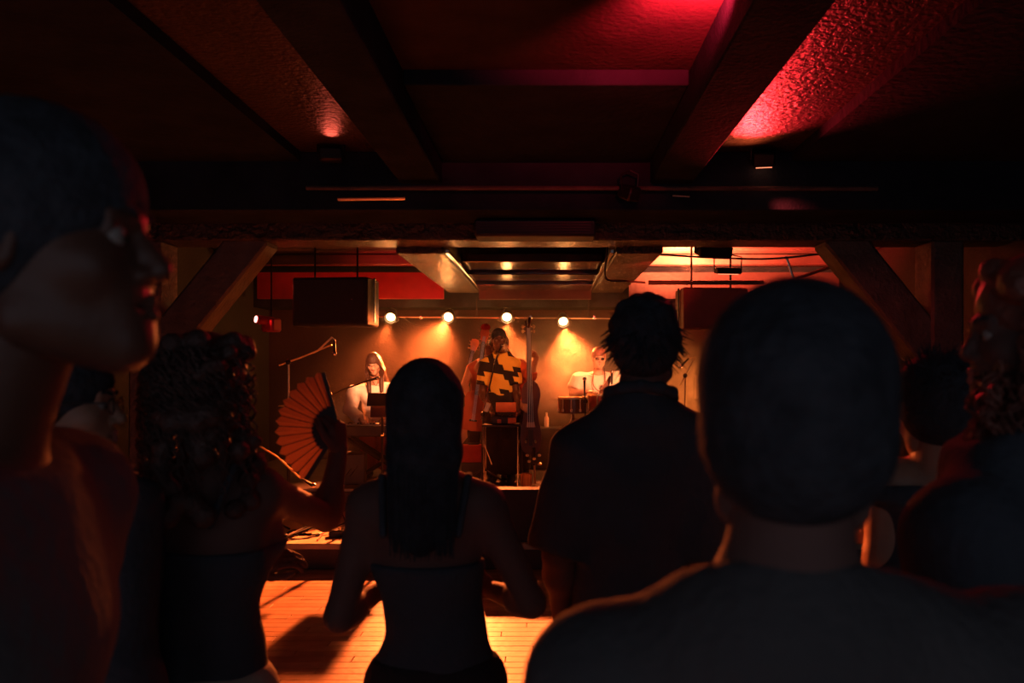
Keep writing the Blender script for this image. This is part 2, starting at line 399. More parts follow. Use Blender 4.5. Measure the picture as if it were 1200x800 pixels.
def hand_prims(wr, d, nrm, side, curl=.5, spread=.12, sc=1., thumb=.6):
    """palm, four unequal fingers with three bones, thumb from the palm's side. d: wrist->knuckles, nrm: palm faces this way"""
    d = Vector(d).normalized(); nrm = Vector(nrm); nrm = (nrm - d * nrm.dot(d)).normalized(); u = d.cross(nrm) * side   # u points to the thumb side
    W = Vector(wr); pr = []
    for k, off in enumerate((.030, .010, -.010, -.028)):
        kn = W + (d * .088 + u * off) * sc if k in (1, 2) else W + (d * .082 + u * off) * sc
        pr.append((s_cone(W + (d * .012 + u * off * .55) * sc, kn, .015 * sc, .0125 * sc), .014))
        p = kn; ang = 0; L = (.042, .047, .043, .034)[k] * sc; dd = (d + u * (off * spread * 12)).normalized()
        for q in range(3):
            ang += curl * (.7, 1.1, .8)[q]; l = L * (1, .62, .5)[q]
            v = dd * math.cos(ang) + nrm * math.sin(ang); e = p + v * l
            pr.append((s_cone(p, e, .0094 * sc * (1, .92, .84)[q], .0090 * sc * (.95, .88, .8)[q]), .003)); p = e
    t0 = W + (d * .022 + u * .026) * sc; t1 = t0 + (d * .034 + u * .028 + nrm * .014 * thumb) * sc
    t2 = t1 + (d * .034 + u * .008 + nrm * .016 * thumb) * sc; t3 = t2 + (d * .026 - u * .004 * thumb + nrm * .012 * thumb) * sc
    pr += [(s_cone(t0, t1, .016 * sc, .012 * sc), .012), (s_cone(t1, t2, .0115 * sc, .0105 * sc), .004), (s_cone(t2, t3, .0105 * sc, .0085 * sc), .004)]
    return pr

# ------------------------------------------------------------------ a whole figure
def tube_np(pts, rs, n=5):
    mb = MB().tube(pts, list(rs), n, cap=False)
    return np.array([tuple(v) for v in mb.v]), np.array(mb.f)
def ppl(name, label, pos, yaw, H=1.75, fem=False, skin='skin', ov={}, lean=(0, 0), head=(0, 0, 0), hands={}, top=None, legs=None, hair=None,
        h=.012, fat=1., shoes=True, glasses=None, fingers=True, arms_bare_h=None, face=True, headat=None, neck=1.):
    k = H / 1.75; yr = math.radians(yaw); fw = np.array((math.sin(yr), math.cos(yr), 0)); rt = np.array((math.cos(yr), -math.sin(yr), 0)); up = np.array((0, 0, 1.))
    pos = np.array(pos, float); sw = .172 if fem else .198; hw = .092 if fem else .085
    def Lc(x, y, z):
        ln = max(0, (z - .95)); return pos + (rt * (x + lean[0] * ln) + fw * (y + lean[1] * ln) + up * z) * k
    J = dict(pel=Lc(0, 0, .96), wst=Lc(0, .0, 1.11), chs=Lc(0, 0, 1.29), nkb=Lc(0, -.02, 1.455), hd=Lc(0, .025, 1.635))
    for s_, sx in (('L', -1), ('R', 1)):
        J['sh' + s_] = Lc(sx * sw, -.01, 1.42); J['el' + s_] = Lc(sx * (sw + .05), -.02, 1.12); J['wr' + s_] = Lc(sx * (sw + .06), .06, .87)
        J['hp' + s_] = Lc(sx * hw, 0, .90); J['kn' + s_] = Lc(sx * (hw + .015), .02, .49); J['an' + s_] = Lc(sx * (hw + .02), -.02, .085)
    if 'nkb' in ov:                        # the trunk follows a bent or seated neck
        dl = np.array(ov['nkb'], float) - J['nkb']
        for q, f_ in (('chs', .92), ('wst', .6), ('pel', .35), ('hpL', .3), ('hpR', .3)): J[q] = J[q] + dl * f_
    for q, v in ov.items(): J[q] = np.array(v, float)
    if headat is not None: J['hd'] = np.array(headat, float)
    Rb = np.stack([rt, fw, up], 1)
    root = thing(name, tuple(pos), label, 'person')
    def torso(g=0., female=fem):
        f_ = fat; pr = [(s_ell(J['pel'], np.array((.165 if female else .152, .115 * f_, .12)) * k * (1 if not g else 1) + g, Rb), 0),
              (s_ell(J['wst'], np.array((.118 if female else .135, .090 * f_, .15)) * k * np.array((f_, 1, 1)) + g, Rb), .07),
              (s_ell(J['chs'], np.array((.138 if female else .160, .105 * f_, .17)) * k + g, Rb), .07),
              (s_cone(J['shL'] * .82 + J['nkb'] * .18 - up * .02, J['shR'] * .82 + J['nkb'] * .18 - up * .02, .050 * k + g, .050 * k + g), .08),
              (s_cone(J['shL'], J['nkb'] + up * .0, .044 * k + g, .05 * k + g), .04), (s_cone(J['shR'], J['nkb'], .044 * k + g, .05 * k + g), .04)]
        if female:
            for sx in (-1, 1): pr.append((s_ell(J['chs'] + (rt * sx * .068 + fw * .085 - up * .01) * k, np.array((.055, .055, .055)) * k + g), .03))
        return pr
    def arm(s_, g=0., f0=0., f1=2., cut=True):
        a, b, c = J['sh' + s_], J['el' + s_], J['wr' + s_]; th = .86 if fem else 1.; pr = []
        r = (.056 * th * k + g, .042 * th * k + g, .042 * th * k + g, .028 * th * k + g)
        e1 = min(f1, 1.); pr.append((s_cone(a, a + (b - a) * e1, r[0], r[0] + (r[1] - r[0]) * e1, (False, cut and f1 <= 1.)), .03))
        if f1 > 1:
            e2 = f1 - 1; pr.append((s_cone(b, b + (c - b) * e2, r[2], r[2] + (r[3] - r[2]) * e2, (False, cut and f1 < 2)), .02))
            if g == 0: pr.append((s_ell(b + (c - b) * .22, (.046 * th * k,) * 3), .03))
        return pr
    def leg(s_, g=(0, 0, 0), f1=2.):
        a, b, c = J['hp' + s_], J['kn' + s_], J['an' + s_]; pr = [(s_cone(a, b, .082 * k + g[0], .055 * k + g[1]), .03)]
        if f1 > 1: pr.append((s_cone(b, b + (c - b) * (f1 - 1), .053 * k + g[1], (.038 * k if f1 == 2 else .045 * k) + g[2], (False, f1 < 2)), .03))
        return pr
    # --- body, one surface
    pr = torso() + arm('L') + arm('R') + leg('L') + leg('R')
    hd = J['hd']; hy, hp_, hr = [math.radians(v) for v in head]
    Rh = Rb @ np.array(rot('Z', -head[0])) @ np.array(rot('X', -head[1])) @ np.array(rot('Y', head[2])); hs = (H / 1.75) ** .5 * (1. if not fem else .955)
    hl = lambda p: hd + (Rh @ np.array(p, float)) * hs
    nr = (.050 if fem else .062) * k * neck
    pr += [(s_cone(J['nkb'] - up * .02, hl((0, -.02, -.03)), nr * 1.08, nr * .95), .035), (s_ell(hl((0, -.01, .02)), (.06, .06, .07)), .02)]
    for s_ in 'LR':
        a = J['an' + s_]; pr.append((s_cone(a - up * .04, a - up * .045 * k + fw * .13 * k, .036 * k, .026 * k), .03))
    parts = [Vol(pr, h).nets()]
    Vh, Fh = head_mesh('f' if fem else 'm'); parts.append((hd + (Vh @ Rh.T) * hs, Fh))
    for s_, sx in (('L', 1), ('R', -1)):
        hd_ = hands.get(s_, {}); wr_ = Vector(J['wr' + s_]); dd = hd_.get('d'); dd = Vector(dd) if dd else wr_ - Vector(J['el' + s_])
        nm = Vector(hd_.get('n', tuple(rt * sx + fw * .2)))
        if fingers:
            hp2 = hand_prims(wr_ - dd.normalized() * .012, dd, nm, -sx, hd_.get('curl', .45), sc=hd_.get('sc', .95 * k * (.92 if fem else 1)), spread=hd_.get('spread', .12), thumb=hd_.get('thumb', .6))
            parts.append(Vol(hp2, .0052).nets())
    body = mesh_obj('body', parts, M[skin], root)
    # --- face details
    if face:
        V, F = lips_mesh(); lp = mesh_obj('lips', [(hd + (V @ Rh.T) * hs, F)], M['lip' if skin != 'skin_dark' else 'skin_dark'], root)
        for sx in (-1, 1):
            e = MB().sphere(tuple(hl((sx * .031, .0735, -.001))), .0125 * hs, 12).build('eye', M['eye'], root)
            ic = hl((sx * .031, .0838, -.003)); MB().sphere(tuple(ic), .0045 * hs, 8).build('iris', M['iris'], e)
            MB().tube([tuple(hl((sx * x, y, z))) for x, y, z in ((.014, .0925, .019), (.026, .091, .024), (.038, .083, .025), (.048, .070, .019))], [.002, .0034, .003, .001], 6).build('eyebrow', M['hairblack'], root)
    if glasses:
        g = MB()
        for sx in (-1, 1):
            g.tube([tuple(hl((sx * .034 + .021 * math.cos(a), .099 - abs(math.cos(a)) * .004, -.002 + .016 * math.sin(a)))) for a in np.linspace(0, 2 * math.pi, 15)], .0017, 5, False)
            g.tube([tuple(hl((sx * .055, .094, .004))), tuple(hl((sx * .080, .04, .006))), tuple(hl((sx * .083, -.01, .004)))], .0017, 5)
        g.tube([tuple(hl((-.013, .101, .0))), tuple(hl((.013, .101, .0)))], .0017, 5)
        go = g.build('glasses', M['glassesframe'], root)
        if glasses == 'dark':
            for sx in (-1, 1): MB().sphere(tuple(hl((sx * .034, .096, -.002))), (.020, .004, .015), 12).build('lens', M['darkglass'], go)
    # --- hair
    if hair:
        kind = hair['kind']; gr = hair.get('grow', .010); prh, cvh = hair_cap(gr, hair.get('front', .056), hair.get('side', 0)); R_ = np.random.RandomState(hair.get('seed', 1)); extra = []
        if kind == 'bald_cap': pass
        if kind == 'long':     # falls behind and beside the head to length L (local head metres)
            L_ = hair['len']; wd = hair.get('w', .075)
            for q in np.linspace(-1, 1, 7):
                a0 = (q * .055, -.055 + abs(q) * .02, .04); a1 = (q * (wd), -.075 + abs(q) * .035, -.10); a2 = (q * wd * hair.get('flare', 1.1), -.085 + abs(q) * .04, -L_ * (1 - .12 * abs(q)))
                prh += [(s_cone(a0, a1, .034, .030), .03), (s_cone(a1, a2, .030, .017), .03)]
            if hair.get('sides', True):
                for sx in (-1, 1):
                    prh += [(s_cone((sx * .070, .020, .05), (sx * .082, .035, -.09), .020, .024 * hair.get('sr', 1)), .025), (s_cone((sx * .082, .035, -.09), (sx * .074, .060 + hair.get('sy', 0), -hair.get('flen', .25)), .026 * hair.get('sr', 1), .016 * hair.get('sr', 1)), .03)]
            n = hair.get('n', 150)
            for i in range(n):
                q = R_.uniform(-1, 1); th = R_.uniform(.2, 1)
                x0 = q * .07; pts = [(x0 * .5, -.05, .115 * hs), (q * .086, -.095 * math.cos(q * 1.1) - .01, .02), (q * (wd + .03), -.108 * math.cos(q), -.10), (q * (wd + .025) * hair.get('flare', 1.1), -.105 * math.cos(q), -L_ * R_.uniform(.9, 1.08))]
                pts = bez(pts, 9); wv = hair.get('wave', .002); ph = R_.rand() * 6
                pts = [(p[0] + wv * math.sin(j * 1.3 + ph), p[1] + wv * math.cos(j * 1.1 + ph), p[2]) for j, p in enumerate(pts)]
                extra.append(([tuple(hl(p)) for p in pts], np.linspace(.0035, .0012, len(pts)) * hair.get('thick', 1)))
        if kind == 'curly':
            L_ = hair['len']; nb = hair.get('blobs', 90)
            for i in range(nb):
                a = R_.uniform(0, 2 * math.pi); z = R_.uniform(-L_, .11); rr = hair.get('rad', .095) * (1 if z < .03 else math.sqrt(max(.05, 1 - ((z - .03) / .10) ** 2)))
                if math.sin(a) > .35 and -.12 < z < .075 and abs(math.cos(a)) < .8: continue
                p = (rr * math.cos(a) * R_.uniform(.9, 1.1), -.015 + rr * 1.12 * math.sin(a) * R_.uniform(.9, 1.1), z)
                prh.append((s_ell(p, (R_.uniform(.016, .03),) * 3), .012))
            for i in range(hair.get('n', 160)):
                a = R_.uniform(0, 2 * math.pi)
                if math.sin(a) > .5: a = -a
                z0 = R_.uniform(-.02, .10); z1 = z0 - R_.uniform(.08, L_); pts = []; ph = R_.rand() * 6; cr = R_.uniform(.006, .012)
                for j in range(22):
                    t = j / 21; z = z0 + (z1 - z0) * t; rr = hair.get('rad', .095) * (1.06 + .12 * t)
                    if z > .03: rr *= math.sqrt(max(.05, 1 - ((z - .03) / .11) ** 2))
                    pts.append((rr * math.cos(a) + cr * math.cos(j * 1.2 + ph), -.015 + rr * 1.12 * math.sin(a) + cr * math.sin(j * 1.2 + ph), z))
                extra.append(([tuple(hl(p)) for p in pts], np.linspace(.0032, .0012, 22) * hair.get('thick', 1)))
            if hair.get('forward'):      # a mass of curls hanging forward over the near shoulder
                for i in range(170):
                    x = R_.uniform(-.12, -.02) ; y = R_.uniform(-.02, .085); z0 = R_.uniform(-.20, -.04); ln = R_.uniform(.06, .14); ph = R_.rand() * 6; cr = R_.uniform(.006, .013)
                    pts = [(x - .02 * t + cr * math.cos(t * 14 + ph), y + .02 * math.sin(3 * t) + cr * math.sin(t * 14 + ph), z0 - ln * t) for t in np.linspace(0, 1, 18)]
                    extra.append(([tuple(hl(p)) for p in pts], np.linspace(.0034, .0014, 18)))
                for i in range(46):
                    prh.append((s_ell((R_.uniform(-.10, -.02), R_.uniform(-.03, .075), R_.uniform(-.27, -.04)), (R_.uniform(.016, .028),) * 3), .012))
        if kind == 'shaggy':
            for i in range(hair.get('n', 260)):
                a = R_.uniform(0, 2 * math.pi); el = R_.uniform(-.9, 1.3)
                nrm = np.array((math.cos(a) * math.cos(el), math.sin(a) * math.cos(el), math.sin(el)))
                if nrm[1] > .55 and nrm[2] < .45: continue
                p0 = np.array((0, -.02, .035)) + nrm * np.array((.080, .102, .088)); dn = np.array((nrm[0] * .9, nrm[1] * .9 - .1, -.9 if el < .5 else .15)); dn /= np.linalg.norm(dn)
                ln = R_.uniform(.02, .04) if el > .3 else R_.uniform(.025, .055); j = R_.normal(0, .35, 3)
                p0 = p0 - nrm * .012; p1 = p0 + (nrm * .38 + dn * .6) * ln * .5; p2 = p1 + (dn + nrm * (.30 if el < .3 else -.1) + j * .5) * ln * .6
                extra.append(([tuple(hl(p)) for p in bez([tuple(p0), tuple(p1), tuple(p2)], 5)], np.array((.0042, .0040, .0032, .0022, .0006)) * hair.get('thick', 1)))
            for i in range(60):
                a = R_.uniform(0, 2 * math.pi); el = R_.uniform(-.5, 1.4); nrm = np.array((math.cos(a) * math.cos(el), math.sin(a) * math.cos(el), math.sin(el)))
                if nrm[1] > .5 and nrm[2] < .5: continue
                prh.append((s_ell(tuple(np.array((0, -.02, .035)) + nrm * np.array((.082, .102, .088))), (.018,) * 3), .012))
        if kind == 'short':
            for i in range(hair.get('n', 0)):
                a = R_.uniform(0, 2 * math.pi); el = R_.uniform(-.3, 1.4); nrm = np.array((math.cos(a) * math.cos(el), math.sin(a) * math.cos(el), math.sin(el)))
                if nrm[1] > .5 and nrm[2] < .6: continue
                p0 = np.array((0, -.02, .04)) + nrm * (np.array((.074, .096, .081)) + gr); p1 = p0 + (nrm + R_.normal(0, .5, 3)) * .014
                extra.append(([tuple(hl(p0)), tuple(hl(p1))], (.0025, .0006)))
        V, F = Vol(prh, hair.get('h', .006), carve=cvh).nets(); hp = [(hd + (V @ Rh.T) * hs, F)]
        for pts, rs in extra: hp.append(tube_np(pts, rs, 4))
        mesh_obj('hair', hp, M[hair.get('mat', 'hairblack')], root)
    # --- clothes
    if top:
        g = top.get('g', .014); pt = torso(g); sl = top.get('sleeve', .55)
        pls = [((J['pel'] - up * top.get('hem', .06)), -up)] if not top.get('nocut') else []
        if sl > 0:
            for s_ in 'LR': pt += arm(s_, g + top.get('loose', .012), 0, sl)
        if top.get('neck') == 'tank':   # straps: cut everything above the chest, then straps of their own
            pls.append((J['chs'] + up * top.get('cut', .06), up))
        else:
            pls.append((J['nkb'] + up * .035 + fw * 0, (up * .93 + fw * .36))); pt.append((s_ell(J['nkb'] - up * .035, np.array((.098, .088, .075)) * k + g * .4, Rb), .05))
        pt = [(a, b) for a, b in pt]
        cl = [Vol(pt, h, planes=pls, wr=wrinkle(top.get('wr', .004), 3)).nets()]
        if top.get('neck') == 'tank':
            for sx in (-1, 1):
                pp = [J['chs'] + (rt * sx * .095 + fw * .085 * 1 + up * .03) * k, J['nkb'] + (rt * sx * .10 + fw * .05 - up * .0) * k, J['nkb'] + (rt * sx * .105 - fw * .03 + up * .005) * k, J['chs'] + (rt * sx * .09 - fw * .105 + up * .05) * k]
                cl.append(Vol([(s_cone(pp[i], pp[i + 1], .009, .009), .004) for i in range(3)], .005).nets())
        if top.get('collar'):
            c0 = J['nkb'] + up * .010 * k; pp = [c0 + (rt * math.cos(a) * .088 + fw * math.sin(a) * .084 + up * (.022 - .028 * math.sin(a))) * k for a in np.linspace(-1.25 * math.pi, .25 * math.pi, 9)]
            cl.append(Vol([(s_cone(pp[i], pp[i + 1], .015, .015), .012) for i in range(8)], .006).nets())
        mesh_obj(top.get('name', 'shirt'), cl, M[top['mat']], root)
    if legs:
        g = legs.get('g', (.014, .018, .02)); pt = [(s_ell(J['pel'], np.array((.165 if fem else .152, .115 * fat, .12)) * k + .016, Rb), 0)]
        if legs.get('skirt'):
            a = J['pel']; pt += [(s_cone(a, a - up * .5 * k, .15, .22, (False, True)), .05)]
        else:
            for s_ in 'LR': pt += leg(s_, g, 1.93)
        mesh_obj(legs.get('name', 'trousers'), [Vol(pt, h, planes=[(J['pel'] + up * legs.get('rise', .07), up)], wr=wrinkle(.004, 8)).nets()], M[legs['mat']], root)
    if shoes:
        for s_ in 'LR':
            a = J['an' + s_]; base = a[2] - .085 * k
            V, F = Vol([(s_cone(a - up * .045 * k - fw * .03, a - up * .05 * k + fw * .15 * k, .046 * k, .038 * k), .0), (s_cone(a - up * .02, a + up * .01, .05 * k, .05 * k), .02)], .009, planes=[((0, 0, base + .002), -up)]).nets()
            mesh_obj('shoe', [(V, F)], M['blackcloth'], root)
    return root, J, hl
def bez(pts, n):
    """Catmull-Rom through pts"""
    p = [np.array(q, float) for q in pts]; p = [2 * p[0] - p[1]] + p + [2 * p[-1] - p[-2]]; out = []
    m = len(p) - 3
    for i in range(n):
        t = i / (n - 1) * m; s = min(int(t), m - 1); t -= s; a, b, c, d = p[s:s + 4]
        out.append(tuple(.5 * ((2 * b) + (-a + c) * t + (2 * a - 5 * b + 4 * c - d) * t * t + (-a + 3 * b - 3 * c + d) * t ** 3)))
    return out

# ================================================================== SETTING
BM = 2.73                                # underside of the main beam
fl = struct('floor', MB().box((0, 4.4, -.06), (7.6, 15.2, .096)), M['joint'])
# parquet strips, one by one where the photo shows them
k = 0; pm = {}
rows = int((7.26 - 4.45) / .095)
for r in range(rows):
    y = 7.26 - (r + .5) * .095; x = -2.45 + (r * .37) % .9 - .9
    while x < .1:
        ln = .9; x0 = x; x += ln
        if x0 + ln < -2.45: continue
        me = random.choice(('plank', 'plank', 'plank2', 'plank3'))
        if me not in pm: pm[me] = MB().box((0, 0, 0), (ln - .004, .091, .011), bev=.002).mesh('plank', M[me])
        o = bpy.data.objects.new('plank', pm[me]); COL.objects.link(o); o.parent = fl; o.location = (x0 + ln / 2, y, -.0055 + random.uniform(-.0006, .0006))
mb = MB()
for r in range(62):                      # the rest of the same parquet, unlit
    y0 = 7.16 - (r + .5) * .2
    for x0, x1 in ((-3.7, -3.36), (.99, 3.7)) if y0 > 4.5 else ((-3.7, 3.7),):
        n = max(1, int((x1 - x0) / 1.2)); d = (x1 - x0) / n
        for i in range(n):
            mb.box((x0 + d * (i + .5), y0, -.007), (d - .004, .196, .012))
o = mb.build('parquet_strips', M['plank'], fl, None); o['kind'] = 'stuff'
struct('wall_left', MB().box((-3.85, 5.2, 1.6), (.1, 13.4, 3.4)), M['wall'])
struct('wall_right', MB().box((3.85, 5.2, 1.6), (.1, 13.4, 3.4)), M['wall'])
struct('wall_back', MB().box((0, 11.75, 1.6), (7.6, .1, 3.2)), M['backwall'])
struct('trim_1', MB().box((0, 11.38, 2.76), (7.6, .6, .52)), M['beam'])
for i in range(3): struct('trim_%d' % (30 + i), MB().box((-.14, 8.75 + i * .82, 2.80 - i * .035), (1.40, .66, .09), bev=.008), M['slab'])   # dropped soffit at the stage's back
# audience ceiling: flat plaster with longitudinal beams and dropped soffits
struct('ceiling', MB().box((0, 2.6, 3.32), (1.9, 9.0, .1)), M['ceil'])
for s in (-1, 1): struct('ceiling', MB().box((s * 2.4, 2.6, 3.32), (2.9, 9.0, .1)), M['bay'])
for i, s in enumerate((-1, 1)):
    struct('trim_%d' % (2 + i), MB().box((s * .90, 2.6, 3.16), (.30, 8.9, .24), bev=.008), M['beam'])
    struct('trim_%d' % (4 + i), MB().box((s * 2.78, 2.6, 3.235), (2.02, 8.9, .07)), M['ceil_lid'])
struct('trim_6', MB().box((0, 5.3, 3.235), (1.49, 1.7, .09), bev=.006), M['ceil_lid'])
struct('trim_7', MB().box((0, 6.42, 3.06), (7.6, .55, .42), bev=.006), M['beam'])
# main beam and its braced posts
struct('trim_8', MB().box((0, 7.0, BM + .27), (7.6, .42, .54), bev=.012), M['beamrough'])
for i, s in enumerate((-1, 1)):
    a = Vector((s * 2.38, 7.0, BM + .04)); b = Vector((s * 3.12, 7.0, 1.86)); d = b - a; L_ = d.length
    R = Matrix((d.normalized(), Vector((0, 1, 0)), d.normalized().cross(Vector((0, 1, 0))))).transposed()
    struct('trim_%d' % (9 + i), MB().box((a + b) / 2, (L_ + .1, .30, .30), R, .02), M['post'])
    struct('trim_%d' % (11 + i), MB().box((s * 3.22, 7.0, 1.36), (.26, .34, 2.76), bev=.02), M['post'])
# stage ceiling: glossy cross boards between two rough longitudinal beams
sc_ = struct('ceiling.001', MB().box((0, 9.45, 3.10), (7.7, 4.6, .06)), M['beam'])
bd = MB().box((0, 0, 0), (1.46, .235, .03), bev=.006).mesh('board', M['stageceil']); bw = MB().box((0, 0, 0), (2.5, .235, .03), bev=.006).mesh('board', M['stageceil'])
for i in range(15):
    for x, me in ((0, bd), (-2.42, bw), (2.42, bw)):
        o = bpy.data.objects.new('board', me); COL.objects.link(o); o.parent = sc_; o.location = (x, 7.42 + i * .25, 3.045 - .006 * (i % 2)); o.rotation_euler.x = .02 * ((i * 7) % 3 - 1)
for i, s in enumerate((-1, 1)):
    struct('trim_%d' % (13 + i), MB().box((-1.07 if s < 0 else .79, 9.13, 2.87), (.40, 3.83, .38), bev=.012), M['beamrough'])
    struct('trim_%d' % (27 + i), MB().box((-.84 if s < 0 else .56, 9.13, 2.70), (.035, 3.8, .035), bev=.006), M['chrome'])
for i, (y, z) in enumerate(((8.15, 2.93), (9.9, 2.90))):
    for x, wd in ((0, 1.1), (-2.48, 2.4), (2.42, 2.6)):
        struct('trim_%d' % (15 + i * 3 + int(x > 0) + 2 * int(x < 0)), MB().box((x, y, z + .06), (wd, .16, .12), bev=.01), M['stageceil'])
struct('trim_21', MB().box((-2.46, 10.75, 2.745), (2.34, .06, .33)), M['fascia_red'])
struct('trim_22', MB().box((-.14, 10.85, 2.745), (1.42, .06, .33)), M['fascia'])
struct('trim_23', MB().box((2.36, 10.75, 2.745), (2.64, .06, .33)), M['fascia'])
# stage: low deck, riser, skirt
dk = struct('floor.001', MB().box((0, 9.47, .195), (7.5, 4.44, .05), bev=.006), M['deck'])
struct('trim_24', MB().box((0, 7.29, .085), (7.5, .04, .168)), M['skirt'])
rs_ = struct('floor.002', MB().box((0, 10.28, .435), (7.4, 2.86, .045)), M['skirt'])
struct('trim_25', MB().box((0, 8.875, .318), (7.4, .03, .196)), M['riser'])
struct('trim_26', MB().box((0, 8.845, .4455), (7.4, .014, .024), bev=.003), M['nosing'])
RZ = .458                                # top of the riser
DZ = .22                                 # top of the deck

# ---- haze
def haze():
    m = bpy.data.materials.new('haze'); m.use_nodes = True; nt = m.node_tree; N = nt.nodes; L = nt.links; N.remove(N['Principled BSDF'])
    v = N.new('ShaderNodeVolumeScatter'); v.inputs['Color'].default_value = (.95, .80, .68, 1); v.inputs['Anisotropy'].default_value = .25
    tc = N.new('ShaderNodeTexCoord'); nz = N.new('ShaderNodeTexNoise'); nz.inputs['Scale'].default_value = 1.5; nz.inputs['Detail'].default_value = 4; nz.inputs['Distortion'].default_value = .6
    L.new(tc.outputs['Object'], nz.inputs['Vector'])
    mr = N.new('ShaderNodeMapRange'); mr.inputs['From Min'].default_value = .38; mr.inputs['From Max'].default_value = .72; mr.inputs['To Min'].default_value = .008; mr.inputs['To Max'].default_value = .050
    L.new(nz.outputs['Fac'], mr.inputs['Value'])
    tot = mr.outputs[0]
    for c, rad, amt in (((.20, 10.2, 1.62), .85, 2.0), ((1.6, 10.3, 1.5), 1.3, 1.7), ((.75, 10.7, 2.1), .8, .35)):   # smoke puffs by the percussion
        d = N.new('ShaderNodeVectorMath'); d.operation = 'DISTANCE'; d.inputs[1].default_value = c; L.new(tc.outputs['Object'], d.inputs[0])
        q = N.new('ShaderNodeMapRange'); q.interpolation_type = 'SMOOTHSTEP'; q.inputs['From Min'].default_value = 0; q.inputs['From Max'].default_value = rad; q.inputs['To Min'].default_value = amt * .6; q.inputs['To Max'].default_value = 0
        L.new(d.outputs['Value'], q.inputs['Value'])
        mu = N.new('ShaderNodeMath'); mu.operation = 'MULTIPLY'; L.new(q.outputs[0], mu.inputs[0])
        n2 = N.new('ShaderNodeMapRange'); n2.inputs['From Min'].default_value = .40; n2.inputs['From Max'].default_value = .62; n2.inputs['To Min'].default_value = .25; n2.inputs['To Max'].default_value = 1
        nn = N.new('ShaderNodeTexNoise'); nn.inputs['Scale'].default_value = 3.2; nn.inputs['Detail'].default_value = 5; nn.inputs['Distortion'].default_value = .8; L.new(tc.outputs['Object'], nn.inputs['Vector'])
        L.new(nn.outputs['Fac'], n2.inputs['Value']); L.new(n2.outputs[0], mu.inputs[1])
        ad = N.new('ShaderNodeMath'); ad.operation = 'ADD'; L.new(tot, ad.inputs[0]); L.new(mu.outputs[0], ad.inputs[1]); tot = ad.outputs[0]
    sx = N.new('ShaderNodeSeparateXYZ'); L.new(tc.outputs['Object'], sx.inputs[0])
    yy = N.new('ShaderNodeMapRange'); yy.interpolation_type = 'SMOOTHSTEP'; yy.inputs['From Min'].default_value = 9.2; yy.inputs['From Max'].default_value = 10.4; yy.inputs['To Min'].default_value = .12; yy.inputs['To Max'].default_value = 1.15
    L.new(sx.outputs['Y'], yy.inputs['Value']); fm = N.new('ShaderNodeMath'); fm.operation = 'MULTIPLY'; L.new(tot, fm.inputs[0]); L.new(yy.outputs[0], fm.inputs[1]); tot = fm.outputs[0]
    L.new(tot, v.inputs['Density']); L.new(v.outputs['Volume'], N['Material Output'].inputs['Volume'])
    o = MB().box((0, 9.75, 1.72), (7.3, 3.85, 2.5)).build('haze', m, None, None)
    tag(o, 'orange-lit stage smoke drifting behind and around the band', 'smoke', kind='stuff')
haze()

# ================================================================== STAGE EQUIPMENT
# --- the lighting pipe and its four cans
t = thing('lighting_pipe', (0, 11.05, 2.36), 'thin horizontal steel pipe across the back of the stage carrying the lamps', 'pipe')
MB().tube([(-2.5, 11.05, 2.372), (2.6, 11.05, 2.338)], .014, 8).build('pipe', M['chrome'], t)
for x in (-2.35, -.9, .55, 2.3): MB().tube([(x, 11.05, 2.36), (x, 11.05, 2.6)], .008, 6).build('hanger', M['blackmetal'], t)
for x in (-1.62, -.2, .62): MB().box((x, 11.05, 2.36), (.04, .05, .06), bev=.008).build('clamp', M['chrome'], t)
MB().tube(bez([(-1.85, 11.0, 2.36), (-1.7, 11.0, 2.27), (-1.45, 11.0, 2.24), (-1.3, 11.0, 2.36)], 12), .006, 6).build('cable', M['cable'], t)
cans = ('leftmost of the four glowing amber stage lamps, above the keyboard player', 'second glowing amber stage lamp from the left, above the guitar headstock',
        'third glowing amber stage lamp from the left, just above and right of the singer', 'rightmost glowing amber stage lamp, above the percussionist')
for i, c in enumerate(LAMPS):
    a = Vector(c); dv = (Vector(AIM[i]) - a).normalized()
    t = thing('stage_lamp', tuple(a + Vector((0, 0, -.07))), cans[i], 'lamp', 'amber lamps on the back pipe')
    MB().lathe(a - dv * .16, [(.03, 0), (.055, .02), (.075, .10), (.08, .19), (.08, .20), (.074, .20), (.070, .16)], 20, dv).build('housing', M['blackmetal'], t)
    MB().lathe(a + dv * .005, [(.001, 0), (.055, .002), (.055, .008), (.03, .016), (.001, .019)], 20, dv).build('lens', M['lens'], t)
    MB().tube([a + Vector((-.095, 0, 0)), a + Vector((-.095, 0, .0)), a + Vector((-.095, .02, -.05)), a + Vector((0, .02, -.10)), a + Vector((.095, .02, -.05)), a + Vector((.095, 0, 0))], .006, 6).build('yoke', M['blackmetal'], t)
# --- left red moving lamp
c = Vector(P(303, 374, 8.7)); t = thing('stage_lamp', tuple(c), 'small red stage lamp with a lit lens at the far left of the stage', 'lamp')
MB().lathe(c + Vector((-.02, .0, 0)), [(.02, -.01), (.045, 0), (.05, .16), (.035, .20)], 18, (.75, .62, -.12)).build('housing', M['redbody'], t)
MB().lathe(c + Vector((-.018, -.006, 0)), [(.001, -.016), (.034, -.012), (.034, -.004), (.001, -.002)], 18, (.75, .62, -.12)).build('lens', M['redlens'], t)
MB().box(P(318, 381, 8.8), (.17, .14, .14), rot('Z', -25), .02).build('base', M['redbody'], t)
MB().tube([P(318, 372, 8.82), (P(318, 330, 8.82)[0], 8.82, 3.04)], .01, 6).build('hanger', M['blackmetal'], t)
